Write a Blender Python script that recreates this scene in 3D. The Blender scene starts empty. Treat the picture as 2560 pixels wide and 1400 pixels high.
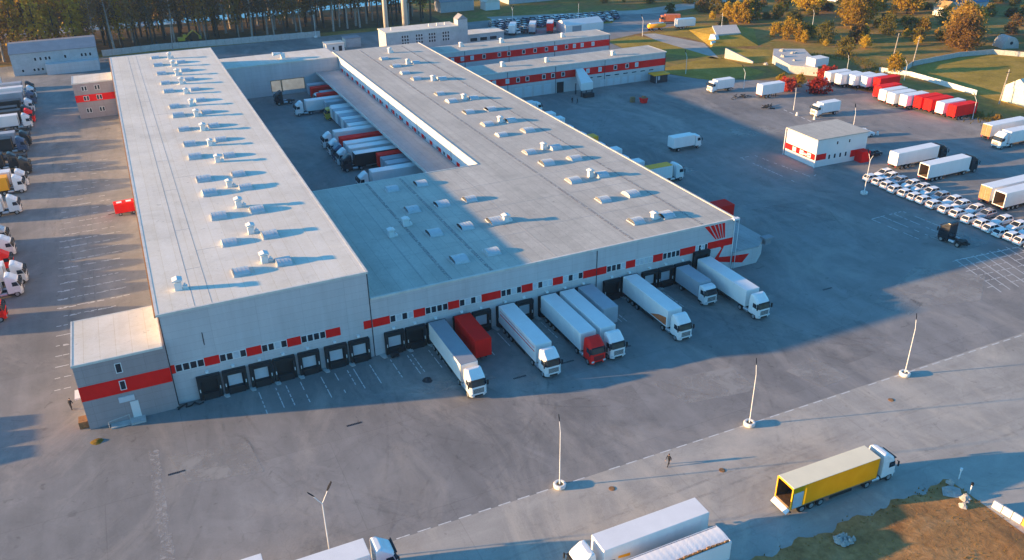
import bpy, bmesh, math, random
from mathutils import Vector, Matrix
PI = math.pi
rnd = random.Random(7)
S = bpy.context.scene
COL = S.collection
KIDS = {}

# ------------------------------------------------------------------ helpers
class MB:
    def __init__(s):
        s.v, s.f, s.m = [], [], []
    def add(s, vs, fs, mi=0):
        b = len(s.v); s.v += [tuple(p) for p in vs]
        s.f += [tuple(b + i for i in f) for f in fs]; s.m += [mi] * len(fs)
    def box(s, x0, y0, z0, x1, y1, z1, mi=0):
        s.add([(x0,y0,z0),(x1,y0,z0),(x1,y1,z0),(x0,y1,z0),(x0,y0,z1),(x1,y0,z1),(x1,y1,z1),(x0,y1,z1)],
              [(3,2,1,0),(4,5,6,7),(0,1,5,4),(1,2,6,5),(2,3,7,6),(3,0,4,7)], mi)
    def quad(s, *p, mi=0):
        s.add(p, [tuple(range(len(p)))], mi)
    def loft(s, loops, caps=True, mi=0):
        n = len(loops[0]); vs = [p for l in loops for p in l]; fs = []
        for i in range(len(loops) - 1):
            for j in range(n):
                k = (j + 1) % n
                fs.append((i*n+j, i*n+k, (i+1)*n+k, (i+1)*n+j))
        if caps:
            fs.append(tuple(reversed(range(n)))); fs.append(tuple((len(loops)-1)*n + j for j in range(n)))
        s.add(vs, fs, mi)
    def cyl(s, c, r, h, axis='z', n=16, r2=None, mi=0):
        r2 = r if r2 is None else r2; L = []
        for t, rr in ((0, r), (h, r2)):
            l = []
            for i in range(n):
                a = 2*PI*i/n; u, w = rr*math.cos(a), rr*math.sin(a)
                if axis == 'z': l.append((c[0]+u, c[1]+w, c[2]+t))
                elif axis == 'y': l.append((c[0]+w, c[1]+t, c[2]+u))
                else: l.append((c[0]+t, c[1]+u, c[2]+w))
            L.append(l)
        s.loft(L, True, mi)
    def tube(s, a, b, r, n=8, r2=None, mi=0):
        a, b = Vector(a), Vector(b); d = (b - a).normalized()
        u = d.orthogonal().normalized(); w = d.cross(u); r2 = r if r2 is None else r2
        s.loft([[a + (u*math.cos(2*PI*i/n) + w*math.sin(2*PI*i/n))*r for i in range(n)],
                [b + (u*math.cos(2*PI*i/n) + w*math.sin(2*PI*i/n))*r2 for i in range(n)]], True, mi)
    def prism(s, pts, a, b, axis='y', mi=0):
        if axis == 'y': L = [[(p[0], t, p[1]) for p in pts] for t in (a, b)]
        elif axis == 'x': L = [[(t, p[0], p[1]) for p in pts] for t in (a, b)]
        else: L = [[(p[0], p[1], t) for p in pts] for t in (a, b)]
        s.loft(L, True, mi)
    def mesh(s, name, mats, bevel=0, smooth=False):
        me = bpy.data.meshes.new(name); me.from_pydata(s.v, [], s.f)
        for m in (mats if isinstance(mats, (list, tuple)) else [mats]): me.materials.append(m)
        me.polygons.foreach_set('material_index', s.m)
        bm = bmesh.new(); bm.from_mesh(me)
        bmesh.ops.recalc_face_normals(bm, faces=bm.faces)
        if bevel:
            es = [e for e in bm.edges if len(e.link_faces) == 2 and e.calc_face_angle(0) > 0.5]
            bmesh.ops.bevel(bm, geom=es, offset=bevel, segments=2, affect='EDGES', profile=0.6, clamp_overlap=True)
        bm.to_mesh(me); bm.free()
        if smooth:
            for p in me.polygons: p.use_smooth = True
        return me
    def build(s, name, mats, parent=None, bevel=0, smooth=False, label=None, kind=None):
        o = bpy.data.objects.new(name, s.mesh(name, mats, bevel, smooth)); COL.objects.link(o)
        if parent is not None: setp(o, parent)
        if label: o['label'] = label
        if kind: o['kind'] = kind
        return o

def setp(o, p):
    o.parent = p; KIDS.setdefault(p.name, []).append(o)
def tag(o, label, cat, group=None):
    o['label'] = label; o['category'] = cat
    if group: o['group'] = group
    return o
def thing(name, label, cat, loc=(0,0,0), rz=0, group=None):
    o = bpy.data.objects.new(name, None); COL.objects.link(o); o.empty_display_size = .3
    o.location = loc; o.rotation_euler = (0, 0, rz)
    return tag(o, label, cat, group)
def quick(fn, name, mat, parent=None, **k):
    m = MB(); fn(m); return m.build(name, mat, parent, **k)
def structure(name, m, mat, kind='structure', **k):
    o = m.build(name, mat, **k); o['kind'] = kind; return o
def base(n): return n.split('.')[0]
def paint(o, ov):
    k = ov.get(base(o.name))
    if k is not None and o.type == 'MESH' and o.material_slots:
        o.material_slots[0].link = 'OBJECT'; o.material_slots[0].material = k
    for c in KIDS.get(o.name, []): paint(c, ov)
def unpaint(o):
    if o.type == 'MESH' and o.material_slots: o.material_slots[0].link = 'DATA'
    for c in KIDS.get(o.name, []): unpaint(c)
def copy_tree(o, parent=None, skip=()):
    c = o.copy(); COL.objects.link(c)
    if parent is not None: setp(c, parent)
    for ch in list(KIDS.get(o.name, [])):
        if base(ch.name) not in skip: copy_tree(ch, c, skip)
    return c
class Proto:
    def __init__(s, root): s.root, s.used = root, False
    def place(s, loc, rz=0, label=None, group=None, ov={}, scale=None, skip=()):
        if not s.used: o = s.root; s.used = True
        else:
            o = copy_tree(s.root, None, skip); unpaint(o)
        o.location = loc; o.rotation_euler = (0, 0, rz)
        o.scale = (1, 1, 1) if scale is None else scale if hasattr(scale, '__len__') else (scale,)*3
        if label: o['label'] = label
        if group: o['group'] = group
        if ov: paint(o, ov)
        return o
R = math.radians

# ---------------------------------------------------------------- materials
def newmat(name, rough=.7, metal=0., spec=.5):
    m = bpy.data.materials.new(name); m.use_nodes = True
    nt = m.node_tree; b = nt.nodes['Principled BSDF']
    b.inputs['Roughness'].default_value = rough; b.inputs['Metallic'].default_value = metal
    b.inputs['Specular IOR Level'].default_value = spec
    return m, nt, b
def N(nt, t, **k):
    n = nt.nodes.new(t)
    for a, v in k.items(): setattr(n, a, v)
    return n
def noise(nt, co, scale, detail=4, rough=.55, dist=0, sx=None):
    if sx:
        mp = N(nt, 'ShaderNodeMapping'); mp.inputs['Scale'].default_value = sx
        nt.links.new(co, mp.inputs['Vector']); co = mp.outputs[0]
    n = N(nt, 'ShaderNodeTexNoise'); nt.links.new(co, n.inputs['Vector'])
    n.inputs['Scale'].default_value = scale; n.inputs['Detail'].default_value = detail
    n.inputs['Roughness'].default_value = rough; n.inputs['Distortion'].default_value = dist
    return n.outputs['Fac']
def ramp(nt, fac, stops):
    r = N(nt, 'ShaderNodeValToRGB'); nt.links.new(fac, r.inputs[0])
    e = r.color_ramp.elements
    while len(e) < len(stops): e.new(.5)
    for x, (p, c) in zip(e, stops):
        x.position = p; x.color = (*c, 1) if len(c) == 3 else c
    return r.outputs['Color']
def g(v): return (v, v, v)
def mix(nt, fac, a, b, mode='MIX'):
    m = N(nt, 'ShaderNodeMix', data_type='RGBA', blend_type=mode)
    for s, v in ((m.inputs['Factor'], fac), (m.inputs['A'], a), (m.inputs['B'], b)):
        if hasattr(v, 'is_output'): nt.links.new(v, s)
        else: s.default_value = v if isinstance(v, (int, float)) else ((*v, 1) if len(v) == 3 else v)
    return m.outputs['Result']
def coords(nt, which='Object'):
    return N(nt, 'ShaderNodeTexCoord').outputs[which]
def worldpos(nt): return N(nt, 'ShaderNodeNewGeometry').outputs['Position']
def bump(nt, b, h, strength=.3, dist=.1):
    n = N(nt, 'ShaderNodeBump'); n.inputs['Strength'].default_value = strength; n.inputs['Distance'].default_value = dist
    nt.links.new(h, n.inputs['Height']); nt.links.new(n.outputs[0], b.inputs['Normal'])
def simple(name, col, rough=.6, metal=0., var=.12, scale=1.2, spec=.5, dirt=None, streak=False):
    """painted / plain surface with uneven tone, and optional grime"""
    m, nt, b = newmat(name, rough, metal, spec)
    co = worldpos(nt)
    f = noise(nt, co, scale, 5, .6, .3, (1, 1, .25) if streak else None)
    lo = tuple(max(0, c*(1-var)) for c in col); hi = tuple(min(1, c*(1+var)) for c in col)
    c = ramp(nt, f, [(.3, lo), (.7, hi)])
    if dirt:
        f2 = noise(nt, co, scale*3.1, 6, .65)
        c = mix(nt, ramp(nt, f2, [(.52, g(0)), (.72, g(.55))]), c, dirt)
    nt.links.new(c, b.inputs['Base Color'])
    rr = N(nt, 'ShaderNodeMapRange'); nt.links.new(f, rr.inputs[0])
    rr.inputs['To Min'].default_value = max(.05, rough-.12); rr.inputs['To Max'].default_value = min(1, rough+.12)
    nt.links.new(rr.outputs[0], b.inputs['Roughness'])
    return m
def asphalt(name, lo, hi, tint, joints=0.10, streaks=(1, .12, 1)):
    m, nt, b = newmat(name, .88, 0, .25)
    co = worldpos(nt)
    big = noise(nt, co, .028, 5, .6, .6)
    c = ramp(nt, big, [(.32, tuple(lo*t for t in tint)), (.68, tuple(hi*t for t in tint))])
    # resurfaced bays of slightly different age
    br = N(nt, 'ShaderNodeTexBrick'); nt.links.new(co, br.inputs['Vector'])
    br.offset = .37; br.inputs['Scale'].default_value = 1; br.inputs['Brick Width'].default_value = 26; br.inputs['Row Height'].default_value = 17
    br.inputs['Mortar Size'].default_value = .05; br.inputs['Color1'].default_value = (*g(.46), 1); br.inputs['Color2'].default_value = (*g(.54), 1); br.inputs['Mortar'].default_value = (*g(.38), 1)
    c = mix(nt, .55, c, br.outputs['Color'], 'OVERLAY')
    md = noise(nt, co, .22, 6, .62, .8)
    c = mix(nt, .55, c, ramp(nt, md, [(.3, g(.40)), (.7, g(.60))]), 'OVERLAY')
    st = noise(nt, co, .32, 5, .6, .2, streaks)
    c = mix(nt, .42, c, ramp(nt, st, [(.3, g(.37)), (.7, g(.63))]), 'OVERLAY')
    oil = noise(nt, co, .55, 3, .5, 1.2)
    c = mix(nt, ramp(nt, oil, [(.66, g(0)), (.76, g(.5))]), c, tuple(lo*.45*t for t in tint))
    pale = noise(nt, co, .11, 6, .7, 1.5)
    c = mix(nt, ramp(nt, pale, [(.60, g(0)), (.72, g(.35))]), c, tuple(hi*1.35*t for t in tint))
    dust = noise(nt, co, .05, 7, .7, 2.0, (1, .55, 1))
    c = mix(nt, ramp(nt, dust, [(.50, g(0)), (.66, g(.55))]), c, tuple(hi*1.35*t*q for t, q in zip(tint, (1.06, 1.0, .92))))
    dk = noise(nt, co, .35, 6, .65, 2.0)
    c = mix(nt, ramp(nt, dk, [(.58, g(0)), (.76, g(.32))]), c, tuple(lo*.55*t for t in tint))
    # cracks
    vo = N(nt, 'ShaderNodeTexVoronoi', feature='DISTANCE_TO_EDGE'); 
    wv = N(nt, 'ShaderNodeVectorMath', operation='ADD'); nt.links.new(co, wv.inputs[0])
    nz = N(nt, 'ShaderNodeTexNoise'); nt.links.new(co, nz.inputs['Vector']); nz.inputs['Scale'].default_value = .3
    sc = N(nt, 'ShaderNodeVectorMath', operation='SCALE'); nt.links.new(nz.outputs['Color'], sc.inputs[0]); sc.inputs['Scale'].default_value = 6
    nt.links.new(sc.outputs[0], wv.inputs[1]); nt.links.new(wv.outputs[0], vo.inputs['Vector']); vo.inputs['Scale'].default_value = .075
    c = mix(nt, ramp(nt, vo.outputs['Distance'], [(0, g(.20)), (.006, g(0))]), c, tuple(lo*.5*t for t in tint))
    fine = noise(nt, co, 5, 8, .75)
    c = mix(nt, .35, c, ramp(nt, fine, [(.25, g(.36)), (.75, g(.64))]), 'OVERLAY')
    nt.links.new(c, b.inputs['Base Color'])
    bump(nt, b, fine, .25, .03)
    return m
def roofing(name, lo, hi, tint=(1,1,1), strip=1.0):
    m, nt, b = newmat(name, .8, 0, .3)
    co = worldpos(nt)
    big = noise(nt, co, .07, 6, .62, .7)
    c = ramp(nt, big, [(.3, tuple(lo*t for t in tint)), (.7, tuple(hi*t for t in tint))])
    br = N(nt, 'ShaderNodeTexBrick'); mp = N(nt, 'ShaderNodeMapping'); mp.inputs['Rotation'].default_value = (0, 0, PI/2)
    nt.links.new(co, mp.inputs['Vector']); nt.links.new(mp.outputs[0], br.inputs['Vector'])
    br.inputs['Scale'].default_value = 1; br.inputs['Brick Width'].default_value = 12.5; br.inputs['Row Height'].default_value = 1.9
    br.inputs['Mortar Size'].default_value = .035; br.inputs['Mortar Smooth'].default_value = .3
    br.inputs['Color1'].default_value = (*g(.47), 1); br.inputs['Color2'].default_value = (*g(.53), 1); br.inputs['Mortar'].default_value = (*g(.27), 1)
    c = mix(nt, .7*strip, c, br.outputs['Color'], 'OVERLAY')
    md = noise(nt, co, .5, 6, .65, 1.0)
    c = mix(nt, .4, c, ramp(nt, md, [(.3, g(.40)), (.7, g(.60))]), 'OVERLAY')
    pud = noise(nt, co, .11, 6, .65, 1.2)
    c = mix(nt, ramp(nt, pud, [(.50, g(0)), (.72, g(.32))]), c, tuple(lo*.66*t for t in tint))
    rid = noise(nt, co, .4, 4, .6, .4, (1, .03, 1))
    c = mix(nt, .4, c, ramp(nt, rid, [(.3, g(.40)), (.7, g(.60))]), 'OVERLAY')
    sp = noise(nt, co, 1.1, 4, .6, .5)
    c = mix(nt, ramp(nt, sp, [(.66, g(0)), (.74, g(.55))]), c, tuple(lo*.4*t for t in tint))
    vo = N(nt, 'ShaderNodeTexNoise'); nt.links.new(co, vo.inputs['Vector']); vo.inputs['Scale'].default_value = 3; vo.inputs['Detail'].default_value = 7
    c = mix(nt, .3, c, ramp(nt, vo.outputs['Fac'], [(.3, g(.4)), (.7, g(.6))]), 'OVERLAY')
    nt.links.new(c, b.inputs['Base Color']); bump(nt, b, md, .12, .05)
    return m
def earth(name, stops, s1=.05, s2=.6, b1=.6):
    m, nt, b = newmat(name, .95, 0, .1)
    co = worldpos(nt)
    a = noise(nt, co, s1, 7, .66, .9)
    c = ramp(nt, a, stops)
    f = noise(nt, co, s2, 7, .7, .5)
    c = mix(nt, .7, c, ramp(nt, f, [(.25, g(.25)), (.75, g(.75))]), 'OVERLAY')
    nt.links.new(c, b.inputs['Base Color']); bump(nt, b, f, b1, .4)
    return m
def leafy(name, stops, rough=.8):
    m, nt, b = newmat(name, rough, 0, .2)
    co = worldpos(nt)
    oi = N(nt, 'ShaderNodeObjectInfo')
    f = noise(nt, co, .55, 5, .7)
    ad = N(nt, 'ShaderNodeMath', operation='MULTIPLY_ADD'); nt.links.new(oi.outputs['Random'], ad.inputs[0])
    ad.inputs[1].default_value = .5; ad.inputs[2].default_value = -.25
    su = N(nt, 'ShaderNodeMath', operation='ADD'); nt.links.new(f, su.inputs[0]); nt.links.new(ad.outputs[0], su.inputs[1])
    c = ramp(nt, su.outputs[0], stops); nt.links.new(c, b.inputs['Base Color'])
    b.inputs['Subsurface Weight'].default_value = 0
    tr = N(nt, 'ShaderNodeBsdfTranslucent'); nt.links.new(c, tr.inputs['Color'])
    ms = N(nt, 'ShaderNodeMixShader'); ms.inputs[0].default_value = .6
    nt.links.new(b.outputs[0], ms.inputs[1]); nt.links.new(tr.outputs[0], ms.inputs[2])
    nt.links.new(ms.outputs[0], nt.nodes['Material Output'].inputs['Surface'])
    return m
def glassmat(name, col=(.012,.017,.025), rough=.16):
    m, nt, b = newmat(name, rough, 0, .3)
    co = worldpos(nt); f = noise(nt, co, .9, 3)
    nt.links.new(ramp(nt, f, [(.35, col), (.7, tuple(c*2.2 for c in col))]), b.inputs['Base Color'])
    return m

M = {}
M['yard'] = asphalt('yard_asphalt', .17, .25, (1.02, .985, .95))
M['lane'] = asphalt('lane_concrete', .30, .37, (1.05, .985, .88), streaks=(.12, 1, 1))
M['roof_a'] = roofing('roof_membrane', .60, .70, (1.08, .99, .84))
M['roof_b'] = roofing('roof_felt', .42, .49, (1.06, 1.0, .87))
M['roof_c'] = roofing('roof_bitumen', .34, .42, (1.04, .99, .96))
def cladding(name, col, w_=6.0, h_=1.1):
    m = simple(name, col, .55, 0, .06, .25, .4, streak=True); nt = m.node_tree; b = nt.nodes['Principled BSDF']
    src = b.inputs['Base Color'].links[0].from_socket
    sx = N(nt, 'ShaderNodeSeparateXYZ'); nt.links.new(worldpos(nt), sx.inputs[0])
    ad = N(nt, 'ShaderNodeMath', operation='ADD'); nt.links.new(sx.outputs[0], ad.inputs[0]); nt.links.new(sx.outputs[1], ad.inputs[1])
    cb = N(nt, 'ShaderNodeCombineXYZ'); nt.links.new(ad.outputs[0], cb.inputs[0]); nt.links.new(sx.outputs[2], cb.inputs[1])
    br = N(nt, 'ShaderNodeTexBrick'); nt.links.new(cb.outputs[0], br.inputs['Vector']); br.offset = 0
    br.inputs['Scale'].default_value = 1; br.inputs['Brick Width'].default_value = w_; br.inputs['Row Height'].default_value = h_; br.inputs['Mortar Size'].default_value = .022
    br.inputs['Color1'].default_value = (*g(.485), 1); br.inputs['Color2'].default_value = (*g(.515), 1); br.inputs['Mortar'].default_value = (*g(.36), 1)
    c = mix(nt, .8, src, br.outputs['Color'], 'OVERLAY')
    st = noise(nt, cb.outputs[0], 1.3, 5, .65, 0, (1, .07, 1))
    c = mix(nt, .3, c, ramp(nt, st, [(.3, g(.38)), (.7, g(.60))]), 'OVERLAY')
    nt.links.new(c, b.inputs['Base Color']); return m
M['panel'] = cladding('grey_wall_panel', (.54, .51, .51))
M['panel_dark'] = cladding('slate_wall_panel', (.34, .285, .285), 3.6)
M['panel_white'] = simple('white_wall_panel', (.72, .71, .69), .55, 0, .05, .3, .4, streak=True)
M['red'] = simple('red_wall_paint', (.86, .014, .012), .75, 0, .08, .6, .08)
M['coping'] = simple('roof_edge_metal', (.60, .58, .53), .6, 0, .15, .7)
M['gutter'] = simple('dark_joint_metal', (.03, .032, .04), .5, .3, .2, .7)
M['white_frame'] = simple('white_frame', (.75, .75, .74), .45, 0, .06)
M['glass'] = glassmat('dark_glass')
M['blind'] = simple('window_blind', (.50, .53, .57), .5, 0, .15, 1.5)
M['rubber'] = simple('black_rubber', (.013, .014, .017), .8, 0, .3, 2)
M['door'] = simple('dock_door_panel', (.55, .57, .60), .5, 0, .06, 1)
M['white'] = simple('white_trailer_skin', (.80, .78, .76), .38, 0, .05, .5, .5, streak=True)
M['cream'] = simple('cream_tarp', (.84, .74, .52), .6, 0, .05, .4)
M['greytarp'] = simple('grey_roof_tarp', (.27, .29, .32), .6, 0, .10, .5)
M['grey'] = simple('grey_trailer_skin', (.36, .39, .43), .5, 0, .08, .5)
M['cab_white'] = simple('white_cab_paint', (.78, .78, .77), .25, 0, .03, 1, .6)
M['cab_red'] = simple('red_cab_paint', (.84, .016, .012), .5, 0, .08, 1, .2)
M['cab_black'] = simple('black_cab_paint', (.014, .017, .024), .3, 0, .2, 1, .6)
M['cab_yellow'] = simple('yellow_cab_paint', (.62, .40, .03), .32, 0, .08, 1, .6)
M['cab_blue'] = simple('blue_cab_paint', (.05, .09, .17), .3, 0, .1, 1, .6)
M['cab_silver'] = simple('silver_paint', (.45, .46, .48), .28, .5, .06, 1, .6)
M['red_trailer'] = simple('red_trailer_skin', (.86, .016, .012), .7, 0, .08, .6, .1)
M['yellow_trailer'] = simple('yellow_curtain', (.98, .41, .012), .55, 0, .06, .5, .4)
m_, nt_, b_ = newmat('yellow_tarpaulin', .7, 0, .1)
_c = ramp(nt_, noise(nt_, worldpos(nt_), .8, 4), [(.3, (.92,.56,.012)), (.7, (.98,.63,.02))]); nt_.links.new(_c, b_.inputs['Base Color'])
_t = N(nt_, 'ShaderNodeBsdfTranslucent'); nt_.links.new(_c, _t.inputs['Color']); _x = N(nt_, 'ShaderNodeMixShader'); _x.inputs[0].default_value = .5
nt_.links.new(b_.outputs[0], _x.inputs[1]); nt_.links.new(_t.outputs[0], _x.inputs[2]); nt_.links.new(_x.outputs[0], nt_.nodes['Material Output'].inputs['Surface'])
M['curtain'] = m_
M['black_trailer'] = simple('black_trailer_skin', (.012, .014, .02), .45, 0, .2, .6)
M['orange_print'] = simple('orange_print', (.62, .16, .05), .5, 0, .2, 1.2)
M['wood'] = simple('plywood_lining', (.30, .19, .09), .75, 0, .25, 2)
M['dark_wood'] = simple('shade_dark_boards', (.10, .06, .035), .85, 0, .3, 2, .1)  # dark colour stands in for shade inside the curtain trailer
M['chassis'] = simple('chassis_steel', (.022, .022, .024), .7, .2, .3, 2)
M['tyre'] = simple('tyre_rubber', (.014, .014, .015), .9, 0, .2, 3)
M['rim'] = simple('wheel_rim', (.42, .43, .44), .4, .6, .1, 3)
M['alu'] = simple('bare_aluminium', (.55, .56, .58), .35, .7, .08, 2)
M['lamp'] = simple('headlamp_lens', (.65, .68, .70), .1, 0, .1, 5, .8)
M['tail'] = simple('tail_lamp', (.45, .015, .012), .3, 0, .1, 5)
M['concrete'] = simple('precast_concrete', (.46, .45, .43), .85, 0, .14, 1.4, .3, dirt=(.2,.19,.17))
M['white_conc'] = simple('whitewashed_concrete', (.70, .69, .66), .8, 0, .1, 2, .3, dirt=(.42,.40,.36))
M['marking'] = simple('road_paint', (.62, .62, .60), .7, 0, .15, 1.5, .3, dirt=(.24,.235,.24))
M['marking_worn'] = simple('worn_road_paint', (.46, .45, .43), .8, 0, .3, .8, .3, dirt=(.2,.195,.19))
def film(name, col, amount, scale=.8, lo_=.42, hi_=.62):
    m, nt, b = newmat(name, .9, 0, .2); b.inputs['Base Color'].default_value = (*col, 1)
    f = ramp(nt, noise(nt, worldpos(nt), scale, 6, .65, .6), [(lo_, g(0)), (hi_, g(amount))])
    tr = N(nt, 'ShaderNodeBsdfTransparent'); ms = N(nt, 'ShaderNodeMixShader')
    nt.links.new(f, ms.inputs[0]); nt.links.new(tr.outputs[0], ms.inputs[1]); nt.links.new(b.outputs[0], ms.inputs[2])
    nt.links.new(ms.outputs[0], nt.nodes['Material Output'].inputs['Surface']); return m
M['skid'] = film('tyre_rubber_film', (.08,.077,.076), .15, .5, .42, .75)
M['patch_pale'] = film('pale_resurfacing', (.40,.385,.36), .7, .25, .32, .60)
M['patch_dark'] = film('dark_resurfacing', (.12,.116,.114), .2, .2, .40, .70)
M['joint_dust'] = film('pale_joint_dust', (.42,.405,.385), .75, 1.6, .40, .62)
M['leaf_amber'] = leafy('amber_leaves', [(.2, (.22,.12,.03)), (.5, (.40,.23,.045)), (.8, (.55,.36,.06))])
M['red_leaf'] = leafy('crimson_leaves', [(.2, (.30,.03,.02)), (.5, (.50,.05,.03)), (.8, (.62,.10,.05))])
M['dome'] = simple('skylight_polycarbonate', (.50, .52, .53), .3, 0, .08, 1.2, .5)
M['pole'] = simple('white_lamp_post', (.70, .70, .69), .45, 0, .08, 1)
M['dark_head'] = simple('lamp_head', (.02, .022, .028), .9, 0, .1, 1.2, .05)
M['cloth'] = simple('dark_clothing', (.012, .014, .022), .9, 0, .3, 6)
M['skin'] = simple('skin', (.42, .26, .19), .6, 0, .05, 6)
M['hair'] = simple('dark_hair', (.02, .015, .012), .7, 0, .2, 6)
M['rust'] = simple('rust', (.26, .13, .05), .9, 0, .4, 3)
M['brick'] = simple('pale_render', (.45, .45, .46), .8, 0, .12, .6, .3, dirt=(.3,.3,.31))
M['slate'] = simple('grey_sheet_roof', (.26, .26, .28), .6, 0, .12, .5)
M['seam'] = simple('roof_seam_felt', (.33, .325, .32), .85, 0, .2, 1.2, .2)
M['tile'] = simple('ochre_tile_roof', (.42, .26, .10), .8, 0, .25, .6)
M['chimney'] = simple('chimney_concrete', (.52, .48, .42), .85, 0, .10, .5, .3, streak=True)
M['bark'] = simple('bark', (.045, .035, .028), .95, 0, .4, 2)
M['birch_bark'] = simple('pale_bark', (.30, .27, .24), .9, 0, .4, 3)
M['stone'] = simple('broken_stone', (.38, .365, .34), .9, 0, .25, 2, .3, dirt=(.25,.22,.18))
M['grass_m'] = earth('lawn_grass', [(.3, (.24,.165,.024)), (.5, (.33,.225,.036)), (.7, (.43,.28,.065))], .09, 1.1, .12)
M['verge'] = earth('rough_verge', [(.28, (.17,.10,.035)), (.42, (.28,.155,.05)), (.50, (.20,.165,.038)), (.62, (.34,.20,.06)), (.74, (.44,.28,.09))], .035, .5, .12)
M['dirt'] = earth('bare_dirt', [(.28, (.25,.125,.05)), (.5, (.37,.195,.075)), (.72, (.48,.28,.13))], .16, 1.3, .25)
M['forest_floor'] = earth('forest_floor', [(.3, (.07,.05,.025)), (.6, (.14,.09,.04)), (.8, (.2,.14,.06))], .05, .6)
M['leaf_dark'] = leafy('brown_autumn_leaves', [(.22, (.15,.095,.05)), (.48, (.25,.145,.06)), (.68, (.36,.20,.055)), (.9, (.50,.31,.06))])
M['leaf_gold'] = leafy('golden_leaves', [(.2, (.30,.18,.02)), (.5, (.52,.34,.03)), (.8, (.68,.49,.05))])
M['leaf_olive'] = leafy('olive_leaves', [(.2, (.075,.085,.02)), (.5, (.16,.145,.03)), (.8, (.30,.22,.04))])
M['leaf_rust'] = leafy('rust_leaves', [(.2, (.14,.085,.03)), (.5, (.27,.165,.045)), (.8, (.42,.28,.06))])
m_, nt_, b_ = newmat('still_water', .12, 0, .5)
_n = noise(nt_, worldpos(nt_), .4, 4); nt_.links.new(ramp(nt_, _n, [(.3, (.30,.34,.40)), (.7, (.42,.46,.52))]), b_.inputs['Base Color'])
bump(nt_, b_, _n, .1, .1); M['water'] = m_
m_, nt_, b_ = newmat('gate_glow', .8)
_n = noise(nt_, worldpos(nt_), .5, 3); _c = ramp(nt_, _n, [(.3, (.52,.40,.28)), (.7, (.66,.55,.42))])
nt_.links.new(_c, b_.inputs['Base Color']); nt_.links.new(_c, b_.inputs['Emission Color']); b_.inputs['Emission Strength'].default_value = .12  # warm glow built into the gate panel colour
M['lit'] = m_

# ------------------------------------------------------------ world and sun
SUN_EL, SUN_DIR = R(9.3), Vector((.955, -.295, 0)).normalized()     # the way light travels over the ground
w = bpy.data.worlds.new('World'); S.world = w; w.use_nodes = True
nt = w.node_tree; bg = nt.nodes['Background']
sky = N(nt, 'ShaderNodeTexSky', sky_type='NISHITA'); sky.sun_disc = False
sky.sun_elevation = SUN_EL
sky.sun_rotation = math.atan2(-SUN_DIR.x, -SUN_DIR.y)
sky.air_density = 1.0; sky.dust_density = 0.6; sky.ozone_density = 6.0
nt.links.new(mix(nt, 1.0, sky.outputs[0], (.97, 1.19, 1.00), 'MULTIPLY'), bg.inputs[0]); bg.inputs[1].default_value = .15
sl = bpy.data.lights.new('sun', 'SUN'); sl.energy = 5.0; sl.angle = R(.7); sl.color = (1.0, .60, .25)
so = bpy.data.objects.new('sun', sl); COL.objects.link(so)
d = Vector((SUN_DIR.x*math.cos(SUN_EL), SUN_DIR.y*math.cos(SUN_EL), -math.sin(SUN_EL)))
so.rotation_euler = d.to_track_quat('-Z', 'Y').to_euler()
S.view_settings.view_transform = 'Standard'; S.view_settings.look = 'None'
S.view_settings.exposure = 1.56; S.view_settings.gamma = 1

# ------------------------------------------------------------------- camera
cam = bpy.data.cameras.new('camera'); co_ = bpy.data.objects.new('camera', cam); COL.objects.link(co_)
yaw, pit, rol = .4265, -.4758, -.0160
f_ = Vector((math.sin(yaw)*math.cos(pit), math.cos(yaw)*math.cos(pit), math.sin(pit)))
r_ = Vector((math.cos(yaw), -math.sin(yaw), 0)); u_ = r_.cross(f_)
r2 = r_*math.cos(rol) + u_*math.sin(rol); u2 = -r_*math.sin(rol) + u_*math.cos(rol)
mt = Matrix((r2, u2, -f_)).transposed().to_4x4(); mt.translation = (2.238, -104.266, 66.46)
co_.matrix_world = mt
cam.sensor_width = 36; cam.lens = 36*2116.1/2560; cam.clip_start = .5; cam.clip_end = 6000
S.camera = co_

# ---------------------------------------------------------------- the ground
m = MB(); m.quad((-3000,-3000,-.02),(3000,-3000,-.02),(3000,3000,-.02),(-3000,3000,-.02)); structure("ground", m, M["verge"])
m = MB(); m.quad(*[(x,y,0) for x,y in [(-140,-140),(300,-140),(232,-20),(214,30),(205.5,43),(203,64),(196.5,92),(180,103),(166,112),(158,128),(166,140),(170,176),(186,181),(215,190),(222,214),(150,236),(-140,240)]])
structure('yard', m, M['yard'])
m = MB(); m.quad(*[(x,y,.004) for x,y in [(-140,-140),(300,-140),(300,-37.0),(-140,-36.6)]]); structure('service_road', m, M['lane'])
m = MB()
m.quad((150,236,.004),(222,214,.004),(330,236,.004),(330,243,.004),(215,226,.004),(150,243.5,.004))
structure('road', m, M['lane'])
def lawn(pts, z=.008, name='lawn', mat='grass_m'):
    m = MB(); m.quad(*[(x,y,z) for x,y in pts]); structure(name, m, M[mat])
lawn([(171,175),(185,178),(188,168),(189,140),(188.5,131),(178,146),(166,139)])
lawn([(159,128.6),(165.5,129.5),(190.5,136),(189.5,120),(190,109),(170,106),(164.5,115.5)])
lawn([(194,178.5),(200,165),(200.5,155),(219.5,156),(229,170),(219,187),(203,178)])
lawn([(189.5,132),(203,143),(222,126),(206,121),(192,121)])
lawn([(153,212),(190,205),(196,212),(180,222),(152,224)], .008)
lawn([(227,84),(239,93),(262,95),(276,92),(300,60),(224,43)], .004)
m = MB(); m.quad(*[(x,y,.012) for x,y in [(188.5,180),(193.8,178.5),(199.5,155),(189.5,133),(188.3,138),(187,168)]]); structure('path', m, M['lane'])
m = MB(); m.quad(*[(x,y,.0) for x,y in [(-160,244),(130,244),(130,460),(-160,520)]]); structure('woodland_floor', m, M['forest_floor'])
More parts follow.
